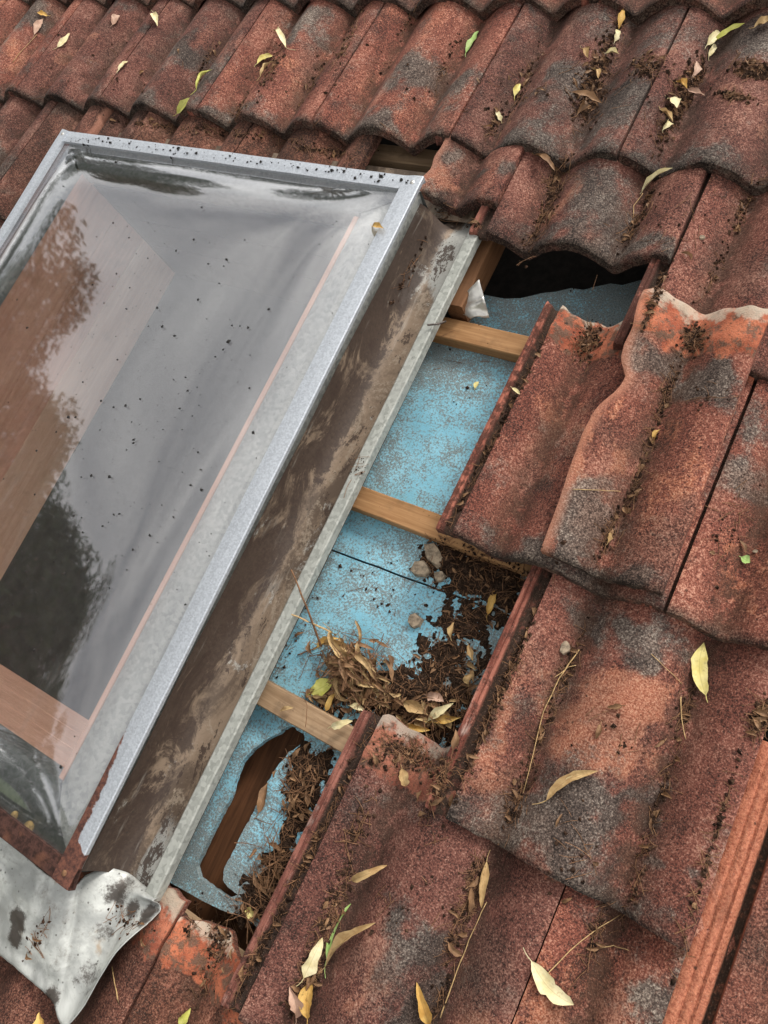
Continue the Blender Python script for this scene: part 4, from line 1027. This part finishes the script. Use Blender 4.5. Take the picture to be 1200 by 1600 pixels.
stick('straw', [(935, 1480), (960, 1477), (985, 1486)], 0.0005, 0.0004, M_STRAW, 'curved green straw near the slipped tile', 'straw')
stick('nail', [(667, 509, .006), (680, 507, .004), (697, 503, -.012)], 0.0017, 0.0016, M_NAIL, 'bent rusty nail sticking through the flashing lip', 'nail')

# stones
def stone(x, y, rx, ry, label, seed, ang=0.3):
    h, n = drop_px(x, y); s = (h - CAMP).length / FPX
    r = random.Random(seed * 13 + 5); bm = bmesh.new()
    for k in range(9):
        a_ = k * 6.283 / 9 + r.uniform(-.3, .3); q = r.uniform(0.8, 1.12)
        for z, m in ((-0.5, 1.0), (r.uniform(0.25, 0.5), r.uniform(0.72, 0.92))):
            bm.verts.new((q * m * math.cos(a_), q * m * math.sin(a_), z))
    bmesh.ops.convex_hull(bm, input=bm.verts[:])
    for v in [v for v in bm.verts if not v.link_faces]: bm.verts.remove(v)
    bmesh.ops.subdivide_edges(bm, edges=bm.edges[:], cuts=2, use_grid_fill=True)
    hz = min(rx, ry) * s * 0.75
    for v in bm.verts:
        p = v.co * (1 + 0.10 * fn(v.co, 2.2, seed) + 0.06 * fn(v.co, 6, seed))
        v.co = Matrix.Rotation(ang, 3, 'Z') @ Vector((p.x * rx * s, p.y * ry * s, p.z * hz))
    me = bpy.data.meshes.new('stone'); bm.to_mesh(me); bm.free(); me.materials.append(M_STONE)
    me.polygons.foreach_set('use_smooth', [True] * len(me.polygons)); me.set_sharp_from_angle(angle=math.radians(32))
    tag(add('stone', me, None, Matrix.Translation(h + Vector((0, 0, 0.001 + hz * 0.45)))), label, 'stone')
stone(680, 868, 24, 14, 'largest grey mortar stone in the soil under the broken tile', 1, -0.5)
stone(658, 890, 17, 15, 'squarish mortar stone at the left edge of the soil', 2, 0.5)
stone(688, 901, 12, 9, 'smallest mortar stone below the other two', 3, 0.4)
stone(650, 970, 12, 14, 'lone angular stone on the bare blue board', 4, 0.9)
stone(883, 1012, 9, 11, 'little brown stone in the trough of the salmon tile', 5, 0.2)
stone(1097, 372, 4, 4, 'pebble in the trough of the tile right of the gap', 6)
stone(1180, 0 + 862, 4, 3, 'dark pebble beside the small green leaf', 7)
def bud(x, y, r, label, seed):
    p = at(x, y, fz + 0.006); V = []; bm = bmesh.new(); bmesh.ops.create_icosphere(bm, subdivisions=2, radius=1)
    s = (p - CAMP).length / FPX
    for v in bm.verts: v.co = Vector((v.co.x * r * s, v.co.y * r * s, v.co.z * r * s * 0.6)) * (1 + 0.25 * fn(v.co, 2.5, seed))
    me = bpy.data.meshes.new('dried_flower'); bm.to_mesh(me); bm.free(); me.materials.append(M_BERRY)
    me.polygons.foreach_set('use_smooth', [True] * len(me.polygons))
    tag(add('dried_flower', me, None, Matrix.Translation(p)), label, 'flower')
bud(45, 1292, 8, 'round yellow dried flower at the lower corner inside the skylight', 1)
bud(22, 1274, 6, 'smaller brownish dried flower beside the round yellow one', 2)
# crumpled foil scrap at the trimmer
q0, q1, q2, q3 = at(706, 480, -.052), at(748, 436, -.018), at(764, 494, -.056), at(735, 498, -.056)
c = (q0 + q1 + q2 + q3) / 4; V = []; F = []; nf = 12
for i in range(nf + 1):
    for j in range(nf + 1):
        a_, b_ = i / nf, j / nf
        p = (q0.lerp(q3, b_)).lerp(q1.lerp(q2, b_), a_)
        p = p + Vector((0, 0, 0.014 * math.exp(-((b_ - 0.45 - 0.2 * a_) / 0.10) ** 2) * a_ + 0.004 * math.sin(a_ * 5) * b_ + 0.0025 * (abs(fn((a_ * 5, b_ * 5, 2), 1)) - .3)))
        V.append(p - c)
for i in range(nf):
    for j in range(nf): k = i * (nf + 1) + j; F.append((k, k + 1, k + nf + 2, k + nf + 1))
fo_ = add('foil_scrap', mesh('foil_scrap', V, F, M_FOIL, True), None, Matrix.Translation(c)); tag(fo_, 'crumpled silvery metal scrap behind the orange pine batten', 'metal scrap')
md = fo_.modifiers.new('thickness', 'SOLIDIFY'); md.thickness = 0.0015

# ---------------------------------------------------------------- soil, crumbs and litter that nobody could count
def inside(p, poly):
    c = False; j = len(poly) - 1
    for i in range(len(poly)):
        if (poly[i][1] > p[1]) != (poly[j][1] > p[1]) and p[0] < (poly[j][0] - poly[i][0]) * (p[1] - poly[i][1]) / (poly[j][1] - poly[i][1]) + poly[i][0]: c = not c
        j = i
    return c
def edist(p, poly):
    m = 9
    for i in range(len(poly)):
        a = Vector(poly[i]); b = Vector(poly[(i + 1) % len(poly)]); q = Vector(p); d = b - a
        t = max(0, min(1, (q - a).dot(d) / d.length_squared)); m = min(m, (q - a - d * t).length)
    return m
def mound(polypx, w0, hmax, label, slope=0.30, step=0.0035, seed=0):
    poly = [at(x, y, w0).to_2d()[:] for x, y in polypx]
    us = [p[0] for p in poly]; vs = [p[1] for p in poly]
    nu = int((max(us) - min(us) + 0.03) / step); nv = int((max(vs) - min(vs) + 0.03) / step)
    idx = {}; V = []; F = []
    H = {}
    for i in range(nu + 1):
        for j in range(nv + 1):
            p = (min(us) - 0.015 + i * step, min(vs) - 0.015 + j * step)
            d = edist(p, poly) * (1 if inside(p, poly) else -1)
            P3 = (p[0], p[1], seed)
            h = min(hmax, d * slope) + 0.0055 * fn(P3, 45, seed) + 0.0040 * fn(P3, 110, seed) + 0.0022 * fn(P3, 240, seed) - 0.0008
            H[i, j] = (p, h)
    for i in range(nu):
        for j in range(nv):
            if max(H[a][1] for a in ((i, j), (i + 1, j), (i + 1, j + 1), (i, j + 1))) > 0:
                q = []
                for a in ((i, j), (i + 1, j), (i + 1, j + 1), (i, j + 1)):
                    if a not in idx:
                        idx[a] = len(V); p, h = H[a]; V.append(Vector((p[0], p[1], w0 + max(h, -0.002))))
                    q.append(idx[a])
                F.append(tuple(q))
    c = sum(V, Vector()) / len(V)
    o = add('soil', mesh('soil', [v - c for v in V], F, M_DIRT, True), None, Matrix.Translation(c))
    tag(o, label, 'soil', kind='stuff'); register(V, F, Matrix())
M1 = [(652, 862), (668, 846), (700, 842), (760, 862), (825, 890), (835, 930), (800, 962), (770, 955), (735, 935), (700, 925), (665, 905)]
M2 = [(728, 935), (782, 962), (752, 985), (742, 1020), (735, 1060), (728, 1100), (745, 1130), (712, 1180), (640, 1150), (560, 1120), (505, 1095), (535, 1055), (610, 1045), (650, 1025), (678, 995), (692, 965)]
M3 = [(462, 1168), (500, 1172), (525, 1165), (505, 1240), (470, 1330), (425, 1450), (380, 1440), (372, 1402), (400, 1360), (430, 1325), (447, 1260), (440, 1215)]
mound(M1, DECK, 0.010, 'dark soil heap with stones under the broken tile', seed=1)
mound(M2, DECK, 0.0065, 'dark soil spread over the lower blue board', 0.10, seed=2)
mound(M3, DECK, 0.012, 'dark soil and rotten leaves beside the hole in the board', seed=3)
BV = BVHTree.FromPolygons(GV, GF)

class Heap:
    def __init__(s): s.V = []; s.F = []; s.S = []
    def crumb(s, p, n, r, rg):
        b = len(s.V); a = n.orthogonal().normalized(); t = n.cross(a); an = rg.uniform(0, 6.28)
        a, t = a * math.cos(an) + t * math.sin(an), t * math.cos(an) - a * math.sin(an)
        f = rg.uniform(0.5, 1.3)
        for d in (a * f, t * 0.8, -a * f, -t * 0.8, n * 0.75, -n * 0.3): s.V.append(p + n * r * 0.25 + (d * rg.uniform(0.65, 1.35) + (a + t) * rg.uniform(-.2, .2)) * r)
        for q in ((0, 1, 4), (1, 2, 4), (2, 3, 4), (3, 0, 4), (1, 0, 5), (2, 1, 5), (3, 2, 5), (0, 3, 5)): s.F.append(tuple(b + k for k in q))
        s.S += [0.6] * 6
    def fibre(s, p, n, ln, r, rg):
        a = n.orthogonal().normalized(); t = n.cross(a); an = rg.uniform(0, 6.28); d = a * math.cos(an) + t * math.sin(an); sd_ = n.cross(d)
        k_ = rg.uniform(-.35, .35)
        pts = [p + d * ln * (q / 4 - 0.5) + sd_ * ln * k_ * ((q / 4 - .5) ** 2) + n * (r + ln * rg.uniform(0, 0.06)) for q in range(5)]
        V, F = tube(pts, r, r * 0.7, 3); b = len(s.V); s.V += V; s.F += [tuple(i + b for i in f) for f in F]; s.S += [0.6] * len(V)
    def leaf(s, p, n, ln, wd, rg, lift=0.0, along=None):
        a = n.orthogonal().normalized(); t = n.cross(a); an = rg.uniform(0, 6.28); d = a * math.cos(an) + t * math.sin(an)
        if along is not None: d = Matrix.Rotation(rg.gauss(0, 0.42), 3, 'Z') @ along
        d = (d + n * (rg.uniform(-0.15, 0.45) if along is None else rg.gauss(0, 0.13))).normalized()
        V, F, S = leaf_geo(p + n * lift - d * ln / 2, p + n * lift + d * ln / 2, n, wd, rg.uniform(0.3, 1.0), rg.uniform(0, 0.25), rg.uniform(-1.2, 1.2), rg.randrange(9999), petiole=0.2 if rg.random() < .4 else 0, n=7)
        b = len(s.V); s.V += V; s.F += [tuple(i + b for i in f) for f in F]; s.S += S
    def build(s, name, mat, label, cat):
        if not s.V: return
        c = sum(s.V, Vector()) / len(s.V)
        o = add(name, mesh(name, [v - c for v in s.V], s.F, mat, False, {'side': s.S}), None, Matrix.Translation(c))
        tag(o, label, cat, kind='stuff')

rg = random.Random(99)
crumbs, straws, bits = Heap(), Heap(), Heap()
def scatter(cx, cy_, rx, ry, ang, n, rmin, rmax, fib=0.24, bit=0.025, power=1.0):
    """gaussian patch in the photograph's plane, laid on the roof"""
    for _ in range(n):
        a = rg.gauss(0, 0.5) * rx; b = rg.gauss(0, 0.5) * ry
        x = cx + a * math.cos(ang) - b * math.sin(ang); y = cy_ + a * math.sin(ang) + b * math.cos(ang)
        h, nn = drop_px(x, y)
        if nn.z < 0.3: continue
        r = rmin + (rmax - rmin) * rg.random() ** 3
        q = rg.random()
        if q < fib: straws.fibre(h, nn, rg.uniform(0.008, 0.035), rg.uniform(0.0003, 0.0006), rg)
        elif q < fib + bit: bits.leaf(h, nn, rg.uniform(0.006, 0.020), rg.uniform(0.003, 0.007), rg, 0.001)
        else: crumbs.crumb(h, nn, r, rg)
AV = 2.03      # screen angle of the fall line (down-left)
PATCH = [ # cx, cy, along, across, angle, count
    (935, 105, 75, 16, AV, 380), (925, 160, 40, 18, AV, 160), (1060, 160, 70, 16, AV, 420), (1015, 105, 26, 20, 0, 150), (1180, 110, 34, 14, 0.2, 260), (1150, 150, 30, 8, 0.2, 80), (1085, 120, 20, 10, AV, 100),
    (822, 130, 70, 9, AV, 160), (775, 190, 40, 9, AV, 90), (425, 105, 45, 10, AV, 170), (375, 170, 30, 7, AV, 90), (545, 60, 45, 8, AV, 140), (490, 130, 40, 7, AV, 60), (640, 30, 30, 7, AV, 60), (320, 100, 50, 6, AV, 60),
    (700, 90, 60, 7, AV, 60), (855, 330, 75, 12, AV, 360), (870, 275, 30, 12, AV, 160), (1003, 330, 60, 9, AV, 160), (985, 360, 30, 9, AV, 60), (1165, 320, 50, 10, AV, 120), (1120, 420, 60, 9, AV, 80),
    (920, 535, 26, 18, AV, 420), (1085, 530, 22, 16, AV, 380), (1040, 620, 60, 9, 1.9, 150), (1000, 740, 90, 9, 1.9, 200), (950, 835, 40, 10, 1.9, 120), (770, 690, 190, 5, 2.05, 220), (1022, 470, 50, 6, 1.95, 160),
    (880, 1060, 80, 12, 1.95, 200), (840, 1160, 80, 10, 1.95, 140), (810, 1250, 50, 14, 1.95, 140), (1070, 1110, 60, 12, 1.9, 100), (1030, 1260, 120, 10, 1.9, 120), (990, 1400, 60, 10, 1.9, 60),
    (780, 1090, 170, 6, 1.98, 500), (690, 1220, 50, 8, 1.98, 240), (640, 1180, 50, 22, 0.5, 420), (590, 1190, 20, 12, 0.5, 60), (480, 1340, 190, 5, 2.03, 420), (395, 1500, 60, 6, 2.03, 160),
    (520, 1420, 90, 14, 2.0, 260), (480, 1530, 60, 18, 2.0, 240), (560, 1290, 60, 14, 2.0, 120), (730, 1420, 80, 12, 1.95, 200), (745, 1360, 26, 18, 1.95, 120), (690, 1560, 50, 10, 1.95, 80),
    (1190, 1120, 30, 14, 1.9, 320), (1110, 1330, 160, 4, 1.86, 160), (930, 1460, 60, 10, 1.9, 90), (345, 1460, 60, 22, 2.0, 260), (330, 1520, 60, 14, 2.0, 120), (300, 1440, 30, 9, 2.0, 60),
    (340, 205, 150, 9, 0.10, 260), (500, 235, 60, 8, 0.12, 160), (230, 195, 60, 7, 0.1, 60), (700, 330, 30, 14, 0.3, 60), (640, 420, 60, 8, AV, 50), (740, 350, 12, 6, 0, 40),
    (560, 730, 30, 10, 2.05, 30), (60, 1460, 40, 14, 2.0, 60), (200, 1440, 40, 20, 0.5, 80), (1100, 620, 40, 20, 0, 30), (1140, 830, 70, 30, 1.9, 60), (900, 1330, 90, 40, 1.9, 40), (620, 1420, 120, 60, 0, 70), (980, 1150, 80, 60, 0, 50),
    (460, 1000, 80, 8, 2.03, 40), (720, 560, 60, 60, 0, 30), (600, 920, 80, 60, 0, 60), (180, 120, 160, 60, 0, 60), (560, 110, 200, 70, 0, 90), (900, 120, 220, 70, 0, 160), (1050, 350, 100, 60, 0, 60),
]
for k, (cx, cy_, rx, ry, an, n) in enumerate(PATCH): scatter(cx, cy_, rx, ry, an, int(n * (1.6 if k < 7 else 1.15)), 0.0006, 0.0055 if k < 7 else 0.0042, 0.22, 0.022)
# crumbs and fibres on the mounds
for poly, n in ((M1, 900), (M2, 1700), (M3, 900)):
    xs = [p[0] for p in poly]; ys = [p[1] for p in poly]; k = 0
    while k < n:
        x, y = rg.uniform(min(xs) - 8, max(xs) + 8), rg.uniform(min(ys) - 8, max(ys) + 8)
        if not inside((x + rg.gauss(0, 7), y + rg.gauss(0, 7)), poly): continue
        k += 1; h, nn = drop_px(x, y)
        if h.z > -0.05: continue
        q = rg.random()
        if q < 0.28: straws.fibre(h, nn, rg.uniform(0.008, 0.03), rg.uniform(0.0003, 0.0006), rg)
        elif q < 0.31: bits.leaf(h, nn, rg.uniform(0.006, 0.015), rg.uniform(0.002, 0.005), rg, 0.001)
        else: crumbs.crumb(h, nn, 0.0007 + 0.0035 * rg.random() ** 3, rg)
crumbs.build('soil_crumbs', M_CRUMB, 'loose dark soil crumbs scattered over the roof', 'soil')
straws.build('plant_fibres', M_TWIG, 'fine brown plant fibres scattered over the roof', 'plant fibres')
bits.build('leaf_bits', LM['brown'], 'small broken brown leaf bits scattered over the roof', 'leaf bits')

# the heap of rotten leaves against the batten, and the litter round the rib head
lit, lit2, fibs = Heap(), Heap(), Heap()
hp0 = at(556, 1046, DECK)
hdir = (at(600, 1075, DECK) - at(520, 985, DECK)).normalized(); hdir2 = (at(540, 1110, DECK) - at(505, 1000, DECK)).normalized()
for _ in range(260):
    a, r = rg.uniform(0, 6.28), abs(rg.gauss(0, 0.028))
    p = Vector((hp0.x + r * math.cos(a) * 1.05, hp0.y + r * math.sin(a) * 0.9, DECK + 0.008 + max(0, 0.040 - r * 0.75) * rg.uniform(0.3, 1)))
    n = Vector((rg.gauss(0, .3) + (p.x - hp0.x) * 14, rg.gauss(0, .3) + (p.y - hp0.y) * 14, 1)).normalized()
    q = rg.random()
    if q < 0.15: lit.leaf(p, n, rg.uniform(0.028, 0.055), rg.uniform(0.006, 0.010), rg, 0, hdir if p.x > hp0.x - 0.012 else hdir2)
    elif q < 0.45: lit2.leaf(p, n, rg.uniform(0.02, 0.045), rg.uniform(0.005, 0.010), rg, 0, hdir if p.x > hp0.x - 0.012 else hdir2)
    else: fibs.fibre(p, n, rg.uniform(0.03, 0.08), rg.uniform(0.0004, 0.0009), rg)
for (x, y, sx, sy, k, zl) in ((665, 1120, 34, 20, 90, 0.010), (590, 1095, 36, 12, 60, 0.010), (510, 1092, 22, 14, 40, 0.010), (735, 1080, 14, 40, 30, 0.006), (470, 1230, 22, 50, 60, 0.004), (430, 1370, 26, 50, 110, 0.006), (400, 1435, 20, 12, 30, 0.008), (615, 1140, 30, 10, 30, 0.02), (480, 1560, 18, 30, 8, 0.002), (560, 1065, 70, 40, 60, 0.012)):
    for _ in range(k):
        h, nn = drop_px(x + rg.gauss(0, .6) * sx, y + rg.gauss(0, .6) * sy)
        if h.z > -0.045: continue
        n = (Vector((rg.gauss(0, .35), rg.gauss(0, .35), 1))).normalized(); p = h + Vector((0, 0, rg.uniform(0.001, zl)))
        q = rg.random()
        if y > 1200: q = 0.3 + 0.7 * q
        if q < 0.12: lit.leaf(p, n, rg.uniform(0.012, 0.03), rg.uniform(0.004, 0.008), rg)
        elif q < 0.45: lit2.leaf(p, n, rg.uniform(0.012, 0.03), rg.uniform(0.004, 0.009), rg)
        else: fibs.fibre(p, n, rg.uniform(0.02, 0.06), rg.uniform(0.0004, 0.0008), rg)
lit.build('leaf_litter', LM['litter'], 'heap of dry tan leaves on the lower blue board', 'leaf litter')
lit2.build('leaf_litter', LM['brown'], 'rotten brown leaves mixed through the litter heap', 'leaf litter')
fibs.build('straw_litter', M_TWIG, 'tangled straw in the litter heap', 'straw litter')

# specks of dirt on the dome
sp = Heap()
def on_dome(x, y):
    d = (at(x, y, 0) - CAMP).normalized(); h, n, i, dist = dome_bvh.ray_cast(CAMP, d); return h, n
for _ in range(330):
    if rg.random() < 0.55: x, y = 240 + rg.gauss(0, 85), 620 + rg.gauss(0, 150)
    else: x, y = rg.uniform(0, 620), rg.uniform(225, 1290)
    h, n = on_dome(x, y)
    if h is None: continue
    if n.z < 0: n = -n
    sp.crumb(h, n, 0.0009 + 0.0026 * rg.random() ** 4, rg)
for _ in range(150):
    t = rg.random() ** 1.2; x = 110 + 540 * t + rg.gauss(0, 2); y = 216 + 68 * t + rg.gauss(0, 4)
    h, n = drop_px(x, y)
    if h.z > 0.05: sp.crumb(h, n, 0.0008 + 0.0035 * rg.random() ** 3, rg)
sp.build('dirt_specks', M_SPECK, 'black dirt specks on the skylight dome and frame', 'dirt')

# ---------------------------------------------------------------- surroundings, seen only as reflections in the dome
gr = mesh('ground', [(-400, -400, 0), (400, -400, 0), (400, 400, 0), (-400, 400, 0)], [(0, 1, 2, 3)], M_GROUND, False)
g_ = bpy.data.objects.new('ground', gr); col.objects.link(g_); tag(g_, kind='structure')
def tree(x, y, h, rad, label, seed, nl=30000):
    r = random.Random(seed)
    root = bpy.data.objects.new('tree', None); col.objects.link(root); root.location = (x, y, 0); tag(root, label, 'tree')
    pts = [Vector((0.25 * math.sin(k * 1.1 + seed), 0.2 * math.cos(k * 1.3 + seed) - 0.2, h * 0.9 * k / 8)) for k in range(9)]
    parts_ = [tube(pts, 0.28, 0.05, 8)]
    cl = []
    for k in range(34):
        z = h * r.uniform(0.22, 0.97); a = r.uniform(0, 6.28); t = (z / h - 0.22) / 0.76
        rr = rad * (0.35 + 0.9 * math.sin(math.pi * min(1, t * 0.85 + 0.12))) * r.uniform(0.35, 0.85)
        c = Vector((rr * math.cos(a), rr * math.sin(a), z)); cl.append((c, rad * r.uniform(0.26, 0.46)))
        b = Vector((0, 0, z * 0.75)); parts_.append(tube([b, b.lerp(c, 0.5) + Vector((0, 0, .25)), c], 0.08, 0.02, 5))
    V, F = join(parts_)
    o = bpy.data.objects.new('trunk', mesh('trunk', V, F, M_BARK)); col.objects.link(o); o.parent = root
    V = []; F = []
    for k in range(nl):
        c, s = cl[r.randrange(len(cl))]
        d = Vector((r.gauss(0, 1), r.gauss(0, 1), r.gauss(0, 0.7))).normalized() * s * r.random() ** 0.45
        p = c + d; a = Vector((r.gauss(0, 1), r.gauss(0, 1), r.gauss(0, 1) - 0.7)).normalized(); b_ = a.orthogonal().normalized()
        l, w = r.uniform(0.12, 0.26), r.uniform(0.04, 0.09); n = len(V)
        V += [p - a * l * 0.5, p + b_ * w * 0.5, p + a * l * 0.5, p - b_ * w * 0.5]; F.append((n, n + 1, n + 2, n + 3))
    o = bpy.data.objects.new('crown', mesh('crown', V, F, M_TREELEAF, False)); col.objects.link(o); o.parent = root
def tree_at(az, dist, elev, rad, label, seed):
    a = math.radians(az); tree(dist * math.cos(a), dist * math.sin(a) , 4.1 + dist * math.tan(math.radians(elev)), rad, label, seed)
tree_at(174, 12.5, 31.5, 2.9, 'gum tree reflected at the left edge of the dome', 1)
tree_at(-165, 11.5, 34.5, 2.4, 'gum tree reflected halfway down the left of the dome', 2)
tree_at(-152, 11.0, 40.5, 2.6, 'taller gum tree reflected in the lower part of the dome', 3)
tree_at(-138, 11.0, 43.5, 2.9, 'broad gum tree reflected above the lower lining boards of the shaft', 6)
tree_at(-125, 11.5, 42.0, 2.9, 'gum tree reflected at the bottom rim of the dome', 7)
tree_at(128, 14.0, 34.0, 2.8, 'gum tree reflected along the upper rim of the dome', 4)
tree_at(150, 15.0, 30.0, 2.4, 'low gum tree reflected at the upper left rim of the dome', 5)
